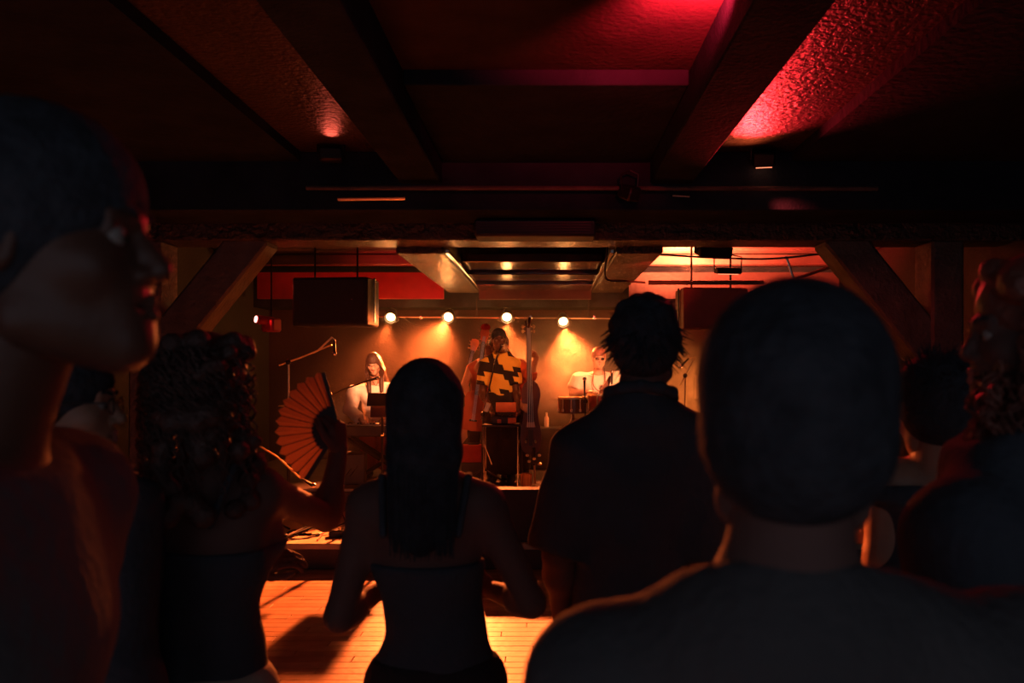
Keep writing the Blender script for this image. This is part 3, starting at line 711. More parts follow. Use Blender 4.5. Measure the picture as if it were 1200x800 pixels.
# --- hung loudspeakers
def hung_speaker(x0, x1, z0, z1, y, m, label, yaw):
    t = thing('hanging_speaker', ((x0 + x1) / 2, y, z0), label, 'speaker', 'loudspeakers hung either side of the stage')
    cx, cz = (x0 + x1) / 2, (z0 + z1) / 2; R = rot('Z', yaw)
    MB().box((cx, y, cz), (x1 - x0, .36, z1 - z0), R, .015).build('cabinet', m, t)
    g = MB().box(Vector((cx, y, cz)) + R @ Vector((0, -.187, 0)), ((x1 - x0) * .93, .012, (z1 - z0) * .9), R, .004).build('grille', M['grille'] if m != M['cabred'] else m, t)
    for sx in (-1, 1):
        MB().box(Vector((cx + sx * ((x1 - x0) / 2 + .012), y - .05, cz + .02)), (.012, .04, (z1 - z0) * .92), R, .003).build('bracket', M['chrome' if m != M['cabred'] else 'blackmetal'], t)
        MB().tube([(cx + sx * .2, y, z1), (cx + sx * .2, y, 3.0)], .010, 6).build('hanger', M['blackmetal'], t)
    MB().sphere(Vector((cx, y, cz)) + R @ Vector(((x1 - x0) * .3, -.196, .02)), .01, 8).build('badge', M['chrome'], t)
    return t
hung_speaker(-2.34, -1.62, 2.10, 2.55, 8.05, M['cab'], 'wide black loudspeaker hung left of the keyboard player', -6)
hung_speaker(1.36, 2.02, 2.10, 2.52, 8.75, M['cabred'], 'maroon loudspeaker hung at the right of the stage', 5)
# --- hanging box at the beam's centre
t = thing('air_unit', (-.09, 6.62, 2.70), 'long flat black box fixed under the ceiling at the centre of the beam', 'ceiling unit')
MB().box((-.083, 6.60, 2.775), (.92, .30, .13), bev=.015).build('housing', M['cab'], t)
for i in range(5): MB().box((-.083, 6.447, 2.735 + i * .02), (.84, .006, .008)).build('slat', M['blackmetal'], t)
for sx in (-.35, .35): MB().tube([(-.083 + sx, 6.6, 2.84), (-.083 + sx, 6.6, 2.9)], .01, 6).build('hanger', M['blackmetal'], t)
# --- small ceiling floods
def flood(c, yaw, tilt, label, lens=None, sz=(.26, .16, .12), top=None, tname='flood_light'):
    c = Vector(c); R = rot('Z', yaw) @ rot('X', tilt); t = thing(tname, tuple(c - Vector((0, 0, sz[2] / 2))), label, 'lamp')
    MB().box(c, sz, R, .012).build('housing', M['blackmetal'], t)
    if lens: MB().box(c + R @ Vector((0, -.01, -sz[2] / 2 - .002)), (sz[0] * .75, sz[1] * .6, .008), R, .002).build('lens', M[lens], t)
    y_ = MB()
    for sx in (-1, 1): y_.tube([c + R @ Vector((sx * (sz[0] / 2 + .012), 0, 0)), c + Vector((sx * (sz[0] / 2 + .012), 0, .13)), c + Vector((0, 0, .16))], .007, 6)
    y_.build('yoke', M['blackmetal'], t)
    if top: MB().tube([c + Vector((0, 0, .16)), (c.x, c.y, top)], .009, 6).build('hanger', M['blackmetal'], t)
    for i in range(5): MB().box(c + R @ Vector(((i - 2) * sz[0] * .2, sz[1] / 2 + .006, 0)), (.008, .02, sz[2] * .8), R).build('fin', M['blackmetal'], t)
    return t
flood(P(836, 293, 7.45), 12, 20, 'black flood lamp hanging in the bright red glow behind the beam', None, (.30, .16, .10), 3.0)
flood(P(853, 317, 8.2), 5, 8, 'small flood lamp with an orange glowing face under the red ceiling', 'redlens2', (.24, .14, .06), 3.0)
flood(P(895, 186, 6.05), -10, 25, 'small dark lamp with a lit orange face under the right red ceiling bay', 'redlens2', (.15, .12, .10), None)
flood(P(388, 182, 5.95), 10, 0, 'small unlit lamp silhouetted against the dim left ceiling bay', None, (.16, .12, .09), None)
flood(P(738, 226, 6.0), 30, 20, 'unlit can lamp hanging in the dark right of the beam centre', None, (.10, .14, .10), None)
flood((.66, 3.18, 3.15), 180, -10, 'red gelled flood lamp over the crowd, just above the picture', None, (.16, .12, .06), None)
# pipes under the audience ceiling
def pipe(pts, r, label, m='blackmetal', name='ceiling_pipe'):
    return tag(MB().tube(pts, r, 8).build(name, M[m]), label, 'pipe')
pipe([(-1.7, 6.05, 2.99), (2.35, 6.05, 2.985)], .016, 'long black pipe running across the ceiling before the beam', 'post')
pipe([P(396, 233, 6.1), P(475, 232, 6.1)], .014, 'short pale tube fixed under the dark ceiling at left', 'chrome', 'tube_lamp')
pipe([P(788, 229, 6.1), P(808, 230, 6.1)], .010, 'tiny metal rod catching red light under the ceiling', 'chrome', 'ceiling_rod')
# cables and rods over the stage, right
def cable(pts, r, label, m='cable', n=24, name='cable'):
    return tag(MB().tube(bez(pts, n), r, 6).build(name, M[m]), label, 'cable')
cable([P(712, 285, 7.6), P(711, 300, 7.6), P(710, 326, 7.7), P(730, 329, 7.9), P(756, 331, 8.0)], .010, 'black cable dropping from the beam and turning right along the ceiling')
cable([P(725, 283, 7.22), P(735, 295, 7.22), P(745, 284, 7.22)], .007, 'short black cable looped just behind the beam')
cable([P(770, 298, 7.5), P(840, 302, 7.7), P(905, 303, 7.6), P(975, 296, 7.5)], .009, 'black cable sagging across the bright red ceiling')
pipe([P(745, 296, 7.5), P(760, 280, 7.4)], .010, 'left of two thin slanting rods behind the beam', 'chrome', 'ceiling_rod')
pipe([P(752, 296, 7.5), P(768, 280, 7.4)], .010, 'right of two thin slanting rods behind the beam', 'chrome', 'ceiling_rod')
pipe([P(313, 308, 7.5), P(320, 294, 7.5)], .006, 'thin bright slanting rod at the stage ceiling, far left', 'chrome', 'ceiling_rod')
pipe([P(760, 331, 8.6), P(895, 331, 8.6)], .022, 'dark pipe crossing above the right loudspeaker', 'post')
pipe([P(882, 344, 8.9), P(975, 312, 8.9)], .018, 'slanting pipe glowing red at the right of the stage ceiling', 'post')
pipe([P(921, 300, 7.8), P(931, 330, 7.8)], .012, 'short hanging rod at the right of the stage ceiling', 'chrome', 'ceiling_rod')

# --- microphone stands
def mic(p, d, parent, L_=.16, m='blackmetal'):
    p = Vector(p); d = Vector(d).normalized()
    o = MB().lathe(p, [(.010, 0), (.013, L_ * .5), (.015, L_ * .7), (.017, L_ * .71)], 12, d).build('microphone', M[m], parent)
    MB().sphere(p + d * (L_ * .84), .024, 12).build('grille', M['chrome'], o); return o
def mic_stand(name, base, z0, ztop, boom, label, micdir=None, booms2=None, m='blackmetal', pm='chrome'):
    t = thing(name, (base[0], base[1], z0), label, 'stand')
    bx_, by_ = base
    MB().tube([(bx_, by_, z0 + .12), (bx_, by_, ztop)], .011, 8).build('pole', M[pm], t)
    MB().tube([(bx_, by_, z0 + .10), (bx_, by_, z0 + (ztop - z0) * .55)], .016, 8).build('sleeve', M[m], t)
    for k_ in range(3):
        a = k_ * 2.094 + .5; MB().tube([(bx_, by_, z0 + .20), (bx_ + .30 * math.cos(a), by_ + .30 * math.sin(a), z0 + .012)], .010, 6).build('leg', M[m], t)
    MB().sphere((bx_, by_, ztop), .028, 10).build('joint', M[m], t)
    if boom: MB().tube(boom, .009, 6).build('boom', M[pm], t)
    if booms2: MB().tube(booms2, .009, 6).build('boom', M[pm], t)
    if boom and micdir: mic(boom[-1], micdir, t)
    return t
b0 = P(338, 424, 8.3)
t = mic_stand('microphone_stand', (b0[0], 8.3), DZ, b0[2], [P(327, 428, 8.3), P(352, 419, 8.3), P(372, 411, 8.3), P(389, 395, 8.3), P(392, 398, 8.3)],
              'tall boom microphone stand at the left of the stage with two boom tips', (0, 0, -1), [P(362, 415, 8.3), P(376, 409, 8.3), P(389, 404, 8.3)], pm='gold')
MB().lathe(P(337, 477, 8.3), [(.02, 0), (.09, .008), (.085, .016), (.02, .012)], 16).build('tray', M['gold'], t)
MB().lathe(P(349, 476, 8.3), [(.012, 0), (.016, .05), (.001, .05)], 10).build('holder', M['gold'], t)
# low boom stand at the far left
t = mic_stand('microphone_stand', (P(300, 520, 7.7)[0], 7.7), DZ, P(300, 520, 7.7)[2], [P(290, 514, 7.7), P(325, 535, 7.7), P(352, 560, 7.75)],
              'low boom stand with a bright boom slanting behind the dark-haired woman with the fan', (.8, .1, -.5), pm='gold')
# percussion and right-side stands
b0 = P(803, 440, 9.9)
mic_stand('microphone_stand', (b0[0], 9.9), RZ, b0[2], [P(797, 452, 9.9), P(803, 440, 9.9), P(815, 418, 9.9), P(807, 420, 9.9)], 'boom microphone stand standing alone right of the percussionist', (-.6, 0, -.6), pm='gold')
b0 = P(686, 470, 9.5)
mic_stand('microphone_stand', (b0[0], 9.5), RZ, b0[2], [P(686, 470, 9.5), P(685, 458, 9.5)], 'short upright microphone stand between the drums, left of the percussionist', (0, 0, 1), pm='blackmetal')
b0 = P(717, 468, 9.5)
mic_stand('microphone_stand', (b0[0], 9.5), RZ, b0[2], [P(717, 468, 9.5), P(717, 450, 9.5)], 'short upright microphone stand over the right drum', (0, 0, 1), pm='gold')
# singer's stand
b0 = P(566, 520, 8.95)
t = mic_stand('microphone_stand', (b0[0], 8.95), RZ, P(566, 485, 8.95)[2], [P(564, 492, 8.95), P(570, 468, 8.95), P(580, 425, 8.95), P(584, 413, 9.02)],
              'black boom microphone stand held before the singer in the yellow and black sweater', (.15, .5, .35))
MB().box(P(571, 477, 8.93), (.05, .04, .10), rot('Y', 20), .006).build('clip', M['gold'], t)

# --- keyboard on an X stand
kb = thing('keyboard', P(452, 513, 9.3), 'black stage keyboard in front of the long-haired woman in white', 'keyboard')
k0 = Vector(P(452, 504, 9.3))
MB().box(k0, (.98, .34, .115), bev=.012).build('case', M['plastic'], kb)
for i in range(26):
    MB().box(k0 + Vector((-.43 + i * .0345, .09, .062)), (.032, .13, .012), bev=.002).build('white_key', M['white'], kb)
for i in range(26):
    if i % 7 in (2, 6): continue
    MB().box(k0 + Vector((-.413 + i * .0345, .06, .073)), (.016, .08, .014), bev=.002).build('black_key', M['plastic'], kb)
t = thing('keyboard_stand', (k0.x, 9.3, RZ), 'black crossed-leg stand under the stage keyboard', 'stand')
zt = k0.z - .06
for yy in (-.10, .12):
    MB().tube([(k0.x - .40, 9.3 + yy, zt - .02), (k0.x + .34, 9.3 + yy, RZ + .03)], .024, 6).build('leg', M['blackmetal'], t)
    MB().tube([(k0.x + .40, 9.3 + yy + .05, zt - .02), (k0.x - .34, 9.3 + yy + .05, RZ + .03)], .024, 6).build('leg', M['blackmetal'], t)
for x, z in ((-.42, zt - .015), (.42, zt - .015)): MB().tube([(k0.x + x, 9.15, z), (k0.x + x, 9.47, z)], .016, 6).build('rail', M['blackmetal'], t)
for x in (-.36, .36): MB().tube([(k0.x + x, 9.1, RZ + .02), (k0.x + x, 9.53, RZ + .02)], .018, 6).build('foot', M['blackmetal'], t)
MB().sphere((k0.x - .02, 9.17, (zt + RZ) / 2), .03, 10).build('bolt', M['chrome'], t)
# --- tablet on a stand in front of the keyboard player
a = Vector(P(444, 468, 8.55)); t = thing('tablet_stand', (a.x, 8.55, DZ), 'slim pole stand with a dark tablet before the keyboard player', 'stand')
MB().box(a + Vector((0, 0, .0)), (.235, .014, .145), rot('X', -24), .006).build('tablet', M['plastic'], t)
MB().box(a + Vector((.01, .0, -.12)), (.19, .012, .12), rot('X', -10), .006).build('music_desk', M['wood'], t)
MB().tube([(a.x + .03, 8.57, DZ + .1), (a.x + .03, 8.57, a.z - .05)], .012, 8).build('pole', M['blackmetal'], t)
MB().sphere((a.x + .03, 8.57, P(446, 509, 8.57)[2]), .022, 8).build('clutch', M['chrome'], t)
for k_ in range(3):
    an = k_ * 2.094; MB().tube([(a.x + .03, 8.57, DZ + .25), (a.x + .03 + .3 * math.cos(an), 8.57 + .3 * math.sin(an), DZ + .012)], .010, 6).build('leg', M['blackmetal'], t)
a = Vector((-1.355, 8.55, 1.335)); t = thing('shadow_stand', (a.x, 8.55, DZ), 'black music stand hidden behind the front woman\'s head, casting its shadow on the dance floor', 'stand')  # unseen stand, added as a blocker that throws the dance-floor shadow
MB().box(a, (.205, .012, .235), rot('X', -14), .006).build('music_desk', M['blackmetal'], t)
MB().box(a + Vector((0, -.04, -.115)), (.205, .05, .012), bev=.003).build('ledge', M['blackmetal'], t)
MB().tube([(a.x, 8.57, DZ + .1), (a.x, 8.57, a.z)], .013, 8).build('pole', M['blackmetal'], t)
for k_ in range(3):
    an = k_ * 2.094; MB().tube([(a.x, 8.57, DZ + .22), (a.x + .24 * math.cos(an), 8.57 + .24 * math.sin(an), DZ + .012)], .010, 6).build('leg', M['blackmetal'], t)
# keyboard player's vocal mic boom
b0 = P(400, 462, 8.7)
mic_stand('microphone_stand', (b0[0] - .12, 8.7), DZ, b0[2], [P(383, 466, 8.7), P(402, 456, 8.7), P(420, 450, 8.75), P(428, 447, 8.8)], 'dark boom microphone stand reaching to the keyboard player from the left', (.8, .4, .25), pm='blackmetal')
# black case under the keyboard, left
cs = P(412, 558, 9.1)
t = thing('equipment_case', (cs[0] - .03, 9.25, RZ), 'black equipment case standing under the left end of the keyboard', 'case')
MB().box((cs[0] - .03, 9.25, RZ + .17), (.30, .34, .33), rot('Z', 8), .012).build('shell', M['plastic'], t)
for i in range(3): MB().tube([(cs[0] - .15 + i * .07, 9.07, RZ + .06 + .02 * i), (cs[0] - .06 + i * .07, 9.06, RZ + .16 + .03 * i)], .005, 5).build('strap', M['chrome'], t)
# red box and black box left of the singer
c = P(557, 547, 9.6); t = thing('guitar_amplifier', (c[0] - .02, 9.6, RZ), 'small amplifier with a red upper half behind the dark-haired woman', 'amplifier')
MB().box((c[0] - .02, 9.6, RZ + .10), (.26, .2, .20), bev=.01).build('cabinet', M['plastic'], t)
MB().box((c[0] - .02, 9.6, RZ + .295), (.27, .2, .19), bev=.01).build('head', M['redcloth'], t)
MB().box((c[0] - .02, 9.60, RZ + .40), (.12, .02, .02), bev=.004).build('handle', M['plastic'], t)
# deck clutter: cables and plugs at the left front
def DP(px, py, dz=.010):               # a point on the deck
    Y = (CAMH - DZ) * 1000 / (py - 430); return ((px - 640) * Y / 1000, Y, DZ + dz)
for i, (pp, m_, lb) in enumerate((
    ([DP(330, 630), DP(345, 622), DP(368, 628), DP(392, 619), DP(412, 610)], 'cable', 'black cable snaking over the lit front deck'),
    ([DP(372, 634), DP(378, 626), DP(386, 612), DP(392, 602)], 'redcable', 'thin red cable crossing the lit front deck'),
    ([DP(400, 601), DP(405, 612), DP(412, 626), DP(404, 634)], 'cable', 'black cable looping beside the front woman on the deck'),
    ([DP(408, 601), DP(420, 605), DP(416, 615), DP(426, 622)], 'cable', 'second black cable looping beside the front woman on the deck'))):
    cable(pp, .008, lb, m_)
q = DP(399, 628); t = thing('cable_box', (q[0], q[1], DZ), 'small black junction box with plugs on the lit front deck', 'box')
MB().box((q[0], q[1], DZ + .03), (.20, .12, .06), rot('Z', 12), .01).build('housing', M['plastic'], t)
for i in range(3): MB().tube([(q[0] - .05 + i * .05, q[1] - .03, DZ + .06), (q[0] - .05 + i * .05, q[1] - .03, DZ + .085)], .012, 8).build('plug', M['gold'], t)
q = DP(334, 633); t = thing('floor_tripod', (q[0], q[1], DZ), 'folded black tripod base lying at the left front of the deck', 'stand')
MB().tube([(q[0], q[1], DZ + .02), (q[0] + .34, q[1] + .42, DZ + .12)], .016, 6).build('leg', M['blackmetal'], t)
MB().tube([(q[0], q[1], DZ + .02), (q[0] + .08, q[1] + .5, DZ + .04)], .016, 6).build('leg', M['blackmetal'], t)
MB().tube([(q[0] - .15, q[1] + .1, DZ + .02), (q[0] + .2, q[1] + .12, DZ + .03)], .014, 6).build('leg', M['blackmetal'], t)
MB().sphere((q[0], q[1], DZ + .03), .03, 8).build('joint', M['blackmetal'], t)
# --- monitor wedges along the front edge
wl = ('black wedge monitor at the stage front, leftmost of the row behind the front woman', 'black wedge monitor at the stage front below the singer', 'black wedge monitor at the stage front below the upright bass', 'black wedge monitor at the stage front hidden mostly by the man in the dark shirt')
wk = None
for i, x in enumerate((-1.02, -.36, .31, .98)):
    if wk is None:
        wk = t = thing('monitor_wedge', (x, 7.56, DZ), wl[0], 'speaker', 'monitor wedges on the stage front')
        prof = [(-.24, 0), (.22, 0), (.24, .10), (-.06, .45), (-.24, .45)]
        MB().prism(prof, (x - .31, 7.56, DZ), (0, 1, 0), (0, 0, 1), (1, 0, 0), .62).build('cabinet', M['cab'], t)
        n = Vector((0, .245, .30)).normalized(); MB().box((x, 7.56 + .10, DZ + .29), (.55, .42, .012), rot('X', -49), .003).build('grille', M['grille'], t)
        for sx in (-1, 1): MB().box((x + sx * .314, 7.51, DZ + .2), (.008, .11, .03), bev=.003).build('handle', M['plastic'], t)
        MB().box((x, 7.316, DZ + .10), (.14, .008, .07)).build('socket_plate', M['blackmetal'], t)
    else:
        c = copy_tree(wk, None, (x + 1.02, 0, 0)); c['label'] = wl[i]
# --- singer's sampler table
zt = P(587, 498, 8.98)[2]; xa, xb = P(567, 0, 8.98)[0], P(608, 0, 8.98)[0]
t = thing('side_table', ((xa + xb) / 2, 8.98, RZ), 'narrow black table on thin metal legs before the singer', 'table')
MB().box(((xa + xb) / 2, 9.02, zt), (xb - xa + .02, .30, .022), bev=.004).build('tabletop', M['plastic'], t)
for x in (xa + .008, xb - .008):
    for y in (8.89, 9.15): MB().tube([(x, y, zt), (x, y, RZ)], .008, 6).build('leg', M['chrome'], t)
MB().tube([(xa, 8.89, zt - .16), (xa + .09, 8.89, RZ + .25)], .005, 5).build('brace', M['chrome'], t)
t = thing('sampler', ((xa + xb) / 2 + .02, 9.0, zt + .011), 'dark sampler with orange pads on the singer\'s table', 'electronics')
MB().box(((xa + xb) / 2 + .02, 9.02, zt + .055), (.25, .22, .085), bev=.01).build('case', M['plastic'], t)
MB().box((P(585, 0, 8.9)[0], 8.905, zt + .045), (.042, .01, .042), bev=.002).build('pad', M['orange'], t)
MB().box((P(600, 0, 8.9)[0], 8.905, zt + .050), (.088, .01, .062), bev=.002).build('pad', M['orange'], t)
for i in range(5): MB().lathe((P(580 + i * 5, 0, 8.95)[0], 8.97, zt + .098), [(.009, 0), (.008, .014), (.001, .014)], 10).build('knob', M['blackmetal'], t)
a = Vector(P(593, 477, 8.93)); t = thing('tablet', tuple(a - Vector((0, 0, .055))), 'orange-backed tablet propped up on the sampler before the singer', 'tablet')
MB().box(a, (.215, .010, .105), rot('X', -18), .004).build('back_cover', M['orange'], t)
MB().box(a + Vector((0, .008, 0)), (.20, .006, .095), rot('X', -18), .002).build('screen', M['plastic'], t)
MB().box(a + Vector((0, .05, -.05)), (.05, .09, .012), bev=.003).build('prop', M['plastic'], t)

# --- upright electric bass
t = thing('upright_bass', (P(624, 567, 9.15)[0], 9.15, RZ), 'slim dark upright bass with a scroll head standing right of the singer', 'bass')
top = Vector(P(619, 381, 9.15)); bot = Vector(P(623, 522, 9.15)); ax = (bot - top).normalized()
def Bp(px, py, dy=0): v = Vector(P(px, py, 9.15)); v.y += dy; return v
# body: waisted outline extruded
out = [(0, 0), (.035, .0), (.070, .03), (.098, .09), (.105, .16), (.090, .24), (.075, .32), (.085, .42), (.112, .54), (.118, .64), (.095, .74), (.05, .79), (0, .80)]
poly = out + [(-x, z) for x, z in out[::-1][1:-1]]
b0 = Bp(622, 446)
body = MB().prism(poly, b0 + Vector((0, .02, 0)), (1, 0, 0), (0, 0, -1), (0, 1, 0), .11).build('body', M['wood'], t)
MB().tube([Bp(619, 386, -.005), Bp(620.5, 446, -.005)], [.020, .028], 10).build('neck', M['wood'], t)
MB().box((Bp(619.5, 390) + Bp(621.5, 486)) / 2 + Vector((0, -.035, 0)), (.050, .018, .87), rot('Y', -1.2), .004).build('fingerboard', M['plastic'], t)
for i in range(4):
    MB().tube([Bp(619.5, 384, -.05) + Vector(((i - 1.5) * .009, 0, 0)), Bp(622, 500, -.075) + Vector(((i - 1.5) * .020, 0, 0))], .0032, 5).build('string', M['string'], t)
sc2 = MB()   # scroll
pts = []
for j in range(22):
    a = j / 21 * 2 * math.pi * 1.25; r = .060 * (1 - j / 30); pts.append(top + Vector((-.005 + .02 * math.cos(a * .5), -.01 - r * math.sin(a) * .8, .01 + r * math.cos(a))))
sc2.tube(pts, [.020 - .0004 * j for j in range(22)], 8).build('scroll', M['wood'], t)
MB().box(Bp(619, 386), (.062, .06, .12), bev=.012).build('peg_box', M['wood'], t)
for sx in (-1, 1):
    for z in (0, .05):
        o = MB().tube([Bp(619, 388) + Vector((0, 0, z)), Bp(619, 388) + Vector((sx * .052, 0, z))], .006, 6).build('tuning_peg', M['gold'], t)
        MB().sphere(Bp(619, 388) + Vector((sx * .058, 0, z)), (.018, .010, .022), 8).build('key', M['gold'], o)
MB().prism([(-.05, 0), (.05, 0), (.038, .06), (.02, .05), (-.02, .05), (-.038, .06)], Bp(622, 500, -.03), (1, 0, 0), (0, 0, 1), (0, -1, 0), .014).build('bridge', M['palewood'], t)
MB().prism([(-.028, 0), (.028, 0), (.018, -.17), (-.018, -.17)], Bp(622, 503, -.02), (1, 0, 0), (0, 0, 1), (0, -1, 0), .02).build('tailpiece', M['plastic'], t)
for sx in (-1, 1): MB().sphere(Bp(622 + sx * 5.5, 517, -.0), (.014, .014, .02), 8).build('f_hole_badge', M['gold'], t)
MB().tube([Bp(625, 524), Bp(626, 545)], .020, 8).build('endpin_socket', M['blackmetal'], t)
MB().tube([Bp(626, 538), Bp(627, 566.5)], .011, 8).build('endpin', M['palewood'], t)
for px, py in ((618, 533), (632, 533), (620, 540), (633, 543), (626, 537)): MB().sphere(Bp(px, py, -.03), (.020, .014, .016), 8).build('bracket', M['gold'], t)
# --- ribbed cup at the edge, right of the singer
c = P(616.5, 567, 9.0); t = thing('ribbed_cup', (c[0], 9.0, RZ), 'ribbed orange glass cup on the stage edge between singer and bass foot', 'cup')
MB().lathe((c[0], 9.0, RZ), [(.045, 0), (.052, .01), (.054, .14), (.048, .145), (.046, .03), (.001, .025)], 20).build('cup_body', M['cup'], t)
for i in range(12):
    an = i * math.pi / 6; MB().tube([(c[0] + .053 * math.cos(an), 9.0 + .053 * math.sin(an), RZ + .01), (c[0] + .055 * math.cos(an), 9.0 + .055 * math.sin(an), RZ + .135)], .007, 6).build('rib', M['cup'], t)
# paper strips on the wall / amp
a = P(640.5, 492, 10.6); t = tag(MB().lathe((a[0], 10.6, a[2] - .0875), [(.026, 0), (.028, .01), (.028, .11), (.012, .145), (.012, .165), (.014, .168), (.014, .18), (.001, .18)], 16).build('white_bottle', M['white']), 'pale upright bottle on the amplifier behind the upright bass', 'bottle')
t = thing('bass_amplifier', (a[0], 10.65, RZ), 'tall dark amplifier standing behind the upright bass', 'amplifier')
zz = a[2] - .0875; MB().box((a[0], 10.65, (RZ + zz) / 2), (.42, .3, zz - RZ), bev=.012).build('cabinet', M['plastic'], t)
MB().box((a[0], 10.494, (RZ + zz) / 2 - .05), (.36, .012, (zz - RZ) * .72), bev=.004).build('grille', M['grille'], t)
a = P(816.5, 453, 11.69); tag(MB().box(a, (.058, .02, .33), bev=.004).build('paper_strip', M['white']), 'pale upright strip hanging right of the lone microphone stand', 'paper')

# --- drums
def drum(cx, cy, zc, r, hgt, label, name, m, feet=True, lugs=8, cone=1.):
    t = thing(name, (cx, cy, RZ), label, 'drum')
    MB().lathe((cx, cy, zc - hgt), [(r * cone, 0), (r * (1 + cone) / 2 * 1.02, hgt * .5), (r, hgt)], 28).build('shell', M[m], t)
    MB().lathe((cx, cy, zc), [(r * 1.0, -.012), (r * 1.05, -.012), (r * 1.05, .012), (r * .98, .012), (r * .98, .0)], 28).build('rim', M['gold'], t)
    MB().lathe((cx, cy, zc - .002), [(r * .97, 0), (r * .97, .004), (.001, .006)], 28).build('drum_head', M['drumskin'], t)
    for i in range(lugs):
        a = 2 * math.pi * i / lugs + .2; x, y = cx + r * 1.06 * math.cos(a), cy + r * 1.06 * math.sin(a)
        o = MB().tube([(x, y, zc), (x, y, zc - min(.17, hgt * .8))], .008, 6).build('tuning_rod', M['gold'], t); MB().box((x, y, zc - min(.17, hgt * .8)), (.026, .026, .035), bev=.005).build('lug', M['gold'], o)
    if feet:
        for i in range(3):
            a = 2 * math.pi * i / 3 + .5; MB().tube([(cx, cy, zc - hgt), (cx + r * 1.3 * math.cos(a), cy + r * 1.3 * math.sin(a), RZ + .01)], .011, 6).build('leg', M['chrome'], t)
    return t
d = P(671, 466, 9.6); drum(d[0], 9.6, d[2], .155, .17, 'small shallow drum with bright tuning rods, left of the percussionist', 'timbale', 'wood', True, 10)
d = P(704, 462, 9.7); drum(d[0], 9.7, d[2], .145, .60, 'tall red conga drum right before the percussionist', 'conga_drum', 'drumshell', True, 6, .72)
d = P(738, 458, 9.75); drum(d[0], 9.75, d[2], .14, .60, 'red conga drum at the percussionist\'s left hand, beside the shaggy-haired man', 'conga_drum', 'drumshell', True, 6, .72)
# cymbal-like wooden block on the conga stand
a = Vector(P(712, 449, 9.62)); t = thing('cowbell', tuple(a - Vector((0, 0, .07))), 'dark slanting cowbell before the percussionist\'s white shirt', 'cowbell')
MB().prism([(-.035, -.09), (.035, -.09), (.02, .09), (-.02, .09)], a, rot('Y', 28) @ Vector((1, 0, 0)), rot('Y', 28) @ Vector((0, 0, 1)), (0, 1, 0), .04).build('bell', M['bead'], t)
MB().tube([a + Vector((-.03, .02, -.08)), a + Vector((-.05, .05, -.22)), (a.x - .05, 9.70, a.z - .18)], .006, 6).build('arm', M['chrome'], t)

# --- guitars behind the singer
def guitar(label, name, hx, hy, bx_, by_, Y, m, headm, pegs, tip=None, bodyw=.17):
    h0 = Vector(P(hx, hy, Y)); b0 = Vector(P(bx_, by_, Y)); up_ = (h0 - b0).normalized(); rt_ = up_.cross(Vector((0, 1, 0))).normalized(); fr = Vector((0, -1, 0))
    t = thing(name, tuple(b0), label, 'guitar')
    L_ = (h0 - b0).length
    oc = [(0, -.20), (.7, -.19), (1.0, -.08), (.85, .02), (.66, .07), (.75, .16), (.62, .23), (.2, .25)]
    poly = [(x * bodyw, z) for x, z in oc] + [(-x * bodyw, z) for x, z in oc[::-1][:-1]]
    MB().prism(poly, b0, tuple(rt_), tuple(up_), tuple(fr), .05).build('body', M[m], t)
    MB().tube([b0 + up_ * .22 + fr * .04, h0 - up_ * .07 + fr * .04], [.024, .020], 8).build('neck', M['wood'], t)
    MB().box(b0 + up_ * (.22 + L_ - .07 + .0) / 2 + fr * .062, (.045, .008, L_ - .27), Matrix((rt_, -fr, up_)).transposed(), .002).build('fretboard', M['plastic'], t)
    hd = [(-.022, -.09), (.022, -.09), (.052, .03), (.042, .075), (0, .085), (-.042, .075), (-.052, .03)]
    o = MB().prism(hd, h0 + fr * .03, tuple(rt_), tuple(up_), tuple(fr), .018).build('headstock', M[headm], t)
    for i in range(3):
        for sx in pegs:
            p_ = h0 + up_ * (.045 - i * .042) + fr * .04
            q = MB().tube([p_ + rt_ * sx * .03, p_ + rt_ * sx * .066], .005, 6).build('tuning_peg', M['chrome'], o)
    for i in range(4): MB().tube([b0 + fr * .075 + rt_ * (i - 1.5) * .010 - up_ * .08, h0 + fr * .07 + rt_ * (i - 1.5) * .008], .0018, 4).build('string', M['string'], t)
    MB().box(b0 - up_ * .08 + fr * .055, (.09, .012, .02), Matrix((rt_, -fr, up_)).transposed(), .003).build('bridge', M['plastic'], t)
    if tip: MB().sphere(h0 + up_ * .10 + fr * .035, (.055, .02, .045), 12).build('headstock_tip', M[tip], t)
    return t
guitar('electric bass guitar with a red-tipped headstock beside the singer\'s head', 'bass_guitar', 568, 394, 556, 484, 9.65, 'rustcloth', 'orange', (-1, 1), 'redcloth')
g2 = guitar('acoustic guitar with a pale headstock and pegs, left of the red-tipped one', 'acoustic_guitar', 556, 405, 534, 500, 10.25, 'palewood', 'palewood', (-1, 1))
a = Vector(P(534, 500, 10.25)); t = thing('guitar_stand', (a.x, 10.3, RZ), 'black floor stand holding the acoustic guitar', 'stand')
MB().tube([(a.x, 10.32, RZ + .02), (a.x, 10.32, a.z)], .012, 6).build('pole', M['blackmetal'], t)
for sx in (-1, 1):
    MB().tube([(a.x, 10.32, RZ + .25), (a.x + sx * .18, 10.16, RZ + .012)], .010, 6).build('leg', M['blackmetal'], t)
    MB().tube([(a.x + sx * .10 - .05, 10.30, a.z - .21), (a.x + sx * .10 - .05, 10.14, a.z - .215)], .010, 6).build('arm', M['blackmetal'], t)

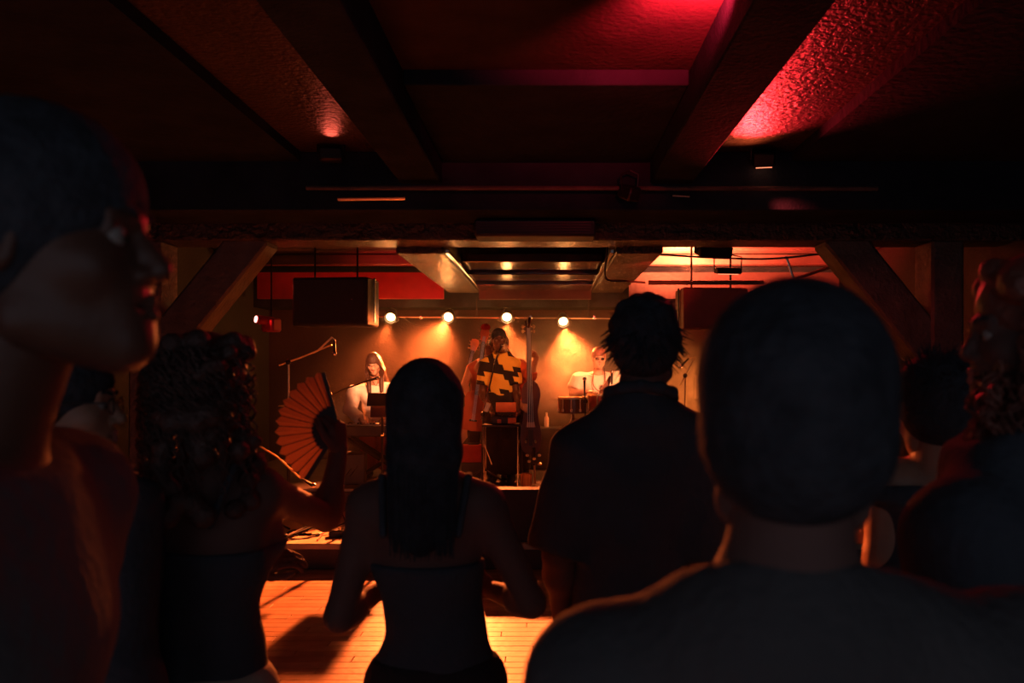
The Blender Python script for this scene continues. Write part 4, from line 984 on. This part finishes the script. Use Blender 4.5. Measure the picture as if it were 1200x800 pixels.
# ================================================================== BAND
# keyboard player
kx = P(440, 0, 9.7)[0]
root, J, hl = ppl('person', 'woman with long dark hair in a white shirt looking down at the keyboard', (kx, 9.78, RZ), 190, 1.62, True, 'skin', lean=(0, .10),
    headat=P(438, 426, 9.56), head=(-12, 24, 6),
    ov={'nkb': P(440, 452, 9.66), 'shL': P(463, 457, 9.64), 'shR': P(415, 459, 9.64), 'elL': P(470, 482, 9.62), 'elR': P(410, 480, 9.64), 'wrL': P(454, 493, 9.38), 'wrR': P(424, 493, 9.38)},
    hands={'L': dict(n=(0, 0, -1), curl=.45), 'R': dict(n=(0, 0, -1), curl=.45)},
    top=dict(mat='white', sleeve=1.85, g=.018, loose=.022, wr=.007, collar=True, name='shirt', hem=.20), legs=dict(mat='maroon', g=(.02, .04, .05), rise=-.17),
    hair=dict(kind='long', len=.30, w=.085, flare=1.25, flen=.29, sy=.12, sr=1.45, mat='hairdark', front=.052, n=120, wave=.006), h=.011)
nk = MB().tube(bez([hl((-.05, .03, -.13)), hl((-.03, .08, -.20)), hl((0, .10, -.25)), hl((.03, .08, -.20)), hl((.05, .03, -.13))], 14), .003, 5).build('necklace', M['bead'], root)
# singer
root, J, hl = ppl('person', 'singer with short dark hair in a yellow and black patterned sweater and wide dark trousers', (P(588, 0, 9.3)[0], 9.33, RZ), 184, 1.70, False, 'skin_dark', lean=(0, .02),
    headat=P(585, 398, 9.2), head=(-8, 4, 4),
    ov={'shL': P(601, 428, 9.3), 'shR': P(570, 428, 9.3), 'elR': P(565, 460, 9.28), 'elL': P(605, 459, 9.28), 'wrR': P(576, 482, 9.08), 'wrL': P(607, 484, 9.08)},
    hands={'L': dict(n=(0, 0, -1), curl=.5, d=(-.4, -.8, -.2)), 'R': dict(n=(0, 0, -1), curl=.5, d=(.3, -.8, -.2))},
    top=dict(mat='sweater', sleeve=.72, g=.014, loose=.02, wr=.006, name='sweater', hem=-.02), legs=dict(mat='darkpants', g=(.03, .07, .085)),
    hair=dict(kind='short', grow=.007, front=.068, mat='hairblack'), h=.010)
# guitarist, mostly behind the singer
ppl('person', 'guitarist in a dark rust vest with bare arms, half hidden behind the singer', (P(565, 0, 9.9)[0], 9.95, RZ), 182, 1.74, False, 'skin_tan',
    headat=P(581, 408, 9.95), head=(5, 10, 8),
    ov={'nkb': P(569, 424, 9.92), 'shR': P(552, 432, 9.9), 'shL': P(588, 430, 9.9), 'elR': P(544, 452, 9.82), 'wrR': P(550, 467, 9.66), 'elL': P(560, 432, 9.72), 'wrL': P(571, 416, 9.62)},
    hands={'R': dict(n=(.2, .9, -.2), curl=.7, d=(.8, -.1, -.2)), 'L': dict(n=(-.1, .9, .0), curl=.9, d=(.1, -.2, .9))},
    top=dict(mat='rustcloth', sleeve=0, g=.012, name='vest'), legs=dict(mat='darkpants'),
    hair=dict(kind='short', grow=.012, mat='hairdark'), h=.012)
# bass player
ppl('person', 'bass player in a rust shirt reaching up the neck of the upright bass', (P(604, 0, 9.55)[0], 9.62, RZ), 188, 1.76, False, 'skin_tan',
    headat=P(588, 405, 9.66), head=(-20, 8, 0),
    ov={'nkb': P(600, 424, 9.6), 'shL': P(609, 429, 9.58), 'shR': P(580, 430, 9.60), 'elL': P(621, 440, 9.33), 'wrL': P(629, 419, 9.25), 'elR': P(600, 462, 9.45), 'wrR': P(612, 476, 9.16)},
    hands={'L': dict(n=(-.7, -.5, 0), curl=.9, d=(-.45, -.3, .8)), 'R': dict(n=(0, .9, -.3), curl=.55, d=(.8, -.1, -.5))},
    top=dict(mat='rustcloth', sleeve=1.3, g=.016, name='shirt'), legs=dict(mat='darkpants'),
    hair=dict(kind='short', grow=.008, mat='hairblack'), h=.012)
# percussionist
px_ = P(700, 0, 10.1)[0]
root, J, hl = ppl('person', 'percussionist in sunglasses, white shirt and long necklace behind the drums', (px_, 10.15, RZ), 183, 1.66, False, 'skin', neck=.85, lean=(0, .05), fat=1.15,
    headat=P(702, 419, 10.0), head=(-6, 8, 0),
    ov={'nkb': P(701, 440, 10.08), 'shL': P(722, 444, 10.08), 'shR': P(680, 444, 10.08), 'elR': P(671, 461, 10.02), 'elL': P(734, 462, 10.0), 'wrR': P(690, 459, 9.80), 'wrL': P(718, 460, 9.76),
        'hpL': P(710, 500, 10.1), 'hpR': P(690, 500, 10.1)},
    hands={'L': dict(n=(0, 0, -1), curl=.2), 'R': dict(n=(0, 0, -1), curl=.2)},
    top=dict(mat='white', sleeve=.75, g=.02, loose=.03, wr=.006, name='t_shirt'), legs=dict(mat='maroon'),
    hair=dict(kind='short', grow=.012, front=.05, mat='hairred'), glasses='dark', h=.011)
MB().tube(bez([hl((.06, .04, -.12)), tuple(np.array(P(695, 450, 9.9))), tuple(np.array(P(703, 458, 9.88))), tuple(np.array(P(709, 448, 9.9))), hl((-.06, .04, -.12))], 22), .006, 6).build('necklace', M['bead'], root)
# drummer with a red cap, only the top of the head shows
root, J, hl = ppl('person', 'musician in a red cap, only the top of the head showing above the front woman', (P(499, 0, 10.3)[0], 10.35, RZ), 182, 1.28, False, 'skin_tan', headat=P(500, 435, 10.3), head=(0, 5, 0), top=dict(mat='maroon', sleeve=.5, name='t_shirt'), legs=dict(mat='darkpants'), h=.014)
V, F = Vol([(s_ell((0, -.01, .055), (.085, .105, .075)), 0), (s_ell((0, .10, .055), (.06, .06, .010)), .01)], .006, planes=[((0, 0, .035), (0, 0, -1.))]).nets()
Rm = np.array(rot('Z', 182)).T if False else np.array(rot('Z', 180)); mesh_obj('cap', [(np.array(P(500, 435, 10.3)) + V @ Rm.T, F)], M['redcloth'], root)

# ================================================================== AUDIENCE
BK = dict(mat='blackcloth')
# A: huge profile at far left
ppl('person', 'tall person close to the camera at far left, dim profile facing right', (-.66, .86, 0), 84, 1.93, False, 'skin_dark', headat=(-.50, .85, 1.842), head=(0, -4, 0),
    top=dict(mat='greycloth', sleeve=1.8, name='shirt'), legs=dict(mat='darkpants'), hair=dict(kind='short', grow=.016, front=.050, side=.012), h=.010,
    ov={'nkb': (-.60, .85, 1.62), 'shR': (-.56, .68, 1.56), 'shL': (-.60, 1.05, 1.56)})
# B: man with glasses
ppl('person', 'man with glasses and short dark hair in the dark left crowd, face turned right', (-.99, 1.90, 0), 52, 1.78, False, 'skin_tan', headat=P(76, 474, 1.74), head=(26, 0, 0),
    top=dict(mat='blackcloth', sleeve=1.9, name='jacket', g=.02), legs=dict(mat='darkpants'), hair=dict(kind='short', grow=.014, n=200), glasses='clear', h=.012)
# C: woman with the fan
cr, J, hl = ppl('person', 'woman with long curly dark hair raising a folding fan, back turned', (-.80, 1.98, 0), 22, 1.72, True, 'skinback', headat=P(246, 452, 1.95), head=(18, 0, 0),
    ov={'shR': P(306, 575, 2.0), 'elR': P(382, 606, 2.32), 'wrR': P(398, 525, 2.36), 'elL': (-.96, 2.1, 1.22), 'wrL': P(300, 668, 2.25), 'nkb': P(244, 545, 1.97), 'shL': P(172, 585, 1.97)},
    hands={'R': dict(n=(-.7, .3, 0), curl=1.0, d=(-.12, 0, 1)), 'L': dict(n=(0, .5, -.8), curl=.6, d=(.8, .1, .4))},
    top=dict(mat='blackcloth', neck='tank', sleeve=0, g=.010, name='top', cut=-.02, hem=-.02), legs=dict(mat='cream', g=(.02, .03, .05)),
    hair=dict(kind='curly', len=.30, rad=.108, mat='hairbrown', blobs=120, n=240), h=.010)
# the folding fan
pv = Vector(P(396, 503, 2.36)); t = thing('hand_fan', tuple(pv), 'open orange pleated folding fan with a black centre held up by the curly-haired woman', 'fan')
NP = 13; a0, a1 = math.radians(104), math.radians(238); R0, R1 = .066, .162
mb = MB(); vs = []; fs = []
fe = Vector((1, .18, 0)).normalized(); fn = fe.cross(Vector((0, 0, 1)))
for i in range(NP * 2 + 1):
    a = a0 + (a1 - a0) * i / (NP * 2); z = .017 * (1 if i % 2 else -1); rr_ = R1 + (.004 if i % 2 else -.005)
    e = fe * math.cos(a) + Vector((0, 0, 1)) * math.sin(a)
    vs += [pv + e * R0 + fn * z * .4, pv + e * rr_ + fn * z]
for i in range(NP * 2): fs.append((2 * i, 2 * i + 1, 2 * i + 3, 2 * i + 2))
mb.add(vs, fs).build('leaf', M['fan'], t, None)
for i in range(NP + 1):
    a = a0 + (a1 - a0) * i / NP; e = fe * math.cos(a) + Vector((0, 0, 1)) * math.sin(a); s = e.cross(fn)
    R_ = Matrix((e, s, fn)).transposed(); g = i in (0, NP)
    MB().box(pv + e * (.042 if not g else .078) + fn * (-.004 + .0005 * i), (.056 if not g else .168, .018 if not g else .012, .0016 if not g else .005), R_, .0005).build('stick' if not g else 'guard_stick', M['fanstick'], t)
    if not g: MB().tube([pv + e * R0 - fn * .004, pv + e * (R1 - .002) - fn * .010], .0016, 4).build('rib', M['fanstick'], t)
MB().tube([pv - fn * .012, pv + fn * .012], .005, 8).build('rivet', M['chrome'], t)
# D: front woman
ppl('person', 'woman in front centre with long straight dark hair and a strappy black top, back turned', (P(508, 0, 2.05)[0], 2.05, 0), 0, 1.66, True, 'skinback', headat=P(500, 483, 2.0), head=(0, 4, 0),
    ov={'nkb': P(500, 560, 2.0), 'shL': P(432, 592, 2.03), 'shR': P(568, 592, 2.03), 'elL': P(398, 722, 2.02), 'wrL': P(448, 690, 2.22), 'elR': P(622, 706, 2.04), 'wrR': P(572, 690, 2.24),
        'chs': P(500, 640, 2.04), 'wst': P(512, 730, 2.05), 'pel': P(510, 800, 2.05)},
    hands={'L': dict(n=(0, -.9, 0), curl=.5, d=(.9, .3, .1)), 'R': dict(n=(0, -.9, 0), curl=.5, d=(-.9, .3, .1))},
    top=dict(mat='blackcloth', neck='tank', sleeve=0, g=.010, name='top', cut=-.03, wr=.003), legs=dict(mat='darkpants'),
    hair=dict(kind='long', len=.33, w=.058, flare=.95, flen=.22, mat='hairblack', front=.05, n=200, wave=.002, grow=.014, sides=False), h=.009, fat=.92)
# E: man in dark shirt
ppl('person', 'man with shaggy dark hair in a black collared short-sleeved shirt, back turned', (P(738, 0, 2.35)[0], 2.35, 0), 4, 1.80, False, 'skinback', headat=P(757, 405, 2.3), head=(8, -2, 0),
    ov={'nkb': P(750, 478, 2.32), 'shL': P(687, 533, 2.34), 'shR': P(810, 530, 2.34), 'elL': P(655, 650, 2.33), 'elR': P(828, 655, 2.33), 'wrL': P(662, 745, 2.5), 'wrR': P(826, 745, 2.5), 'chs': P(742, 580, 2.35), 'wst': P(740, 680, 2.35), 'pel': P(740, 750, 2.35)},
    top=dict(mat='blackcloth', sleeve=.98, g=.024, loose=.022, collar=True, name='shirt', wr=.005), legs=dict(mat='darkpants'),
    hair=dict(kind='shaggy', grow=.014, front=.05, n=900, mat='hairblack'), h=.010)
# F: large head right
ppl('person', 'large close man with short dark hair and dark grey t-shirt at right, back turned', (.26, .82, 0), 6, 1.80, False, 'skinback', headat=(P(936, 0, .78)[0], .80, 1.666), head=(4, 0, 0),
    neck=.88, ov={'nkb': (.222, .79, 1.50), 'shL': (.055, .84, 1.40), 'shR': (.47, .84, 1.42), 'elL': (-.02, .86, 1.16), 'elR': (.53, .86, 1.16), 'chs': (.26, .83, 1.31)},
    top=dict(mat='greycloth', sleeve=.8, g=.012, name='t_shirt'), legs=dict(mat='darkpants'),
    hair=dict(kind='short', grow=.012, front=.05), h=.009, fat=1.05)
# G: person behind, right
ppl('person', 'person in a black t-shirt with a rim-lit bare arm between the two right-hand figures', (P(1100, 0, 2.0)[0], 2.02, 0), -4, 1.68, False, 'skin_tan', headat=P(1096, 482, 2.0), head=(0, 4, 0),
    ov={'elL': P(1034, 650, 2.0), 'shL': P(1040, 560, 2.02), 'wrL': P(1030, 725, 2.18)},
    top=dict(mat='blackcloth', sleeve=.3, g=.014, name='t_shirt'), legs=dict(mat='darkpants'), hair=dict(kind='short', grow=.02, n=300), h=.011)
# H: curly-haired profile right
ppl('person', 'person with long reddish curls at the right edge, dim profile facing left', (P(1175, 0, 1.3)[0], 1.30, 0), -72, 1.80, True, 'skinback', headat=P(1214, 392, 1.3), head=(-4, 0, 0),
    ov={'shL': P(1130, 626, 1.12), 'elL': P(1128, 830, 1.10), 'nkb': P(1190, 520, 1.28), 'shR': P(1190, 590, 1.45), 'chs': (.72, 1.30, 1.40)},
    top=dict(mat='blackcloth', sleeve=.8, g=.012, name='t_shirt'), legs=dict(mat='darkpants'),
    hair=dict(kind='curly', len=.24, rad=.100, mat='hairred', blobs=110, n=260, seed=4, forward=True), h=.010)
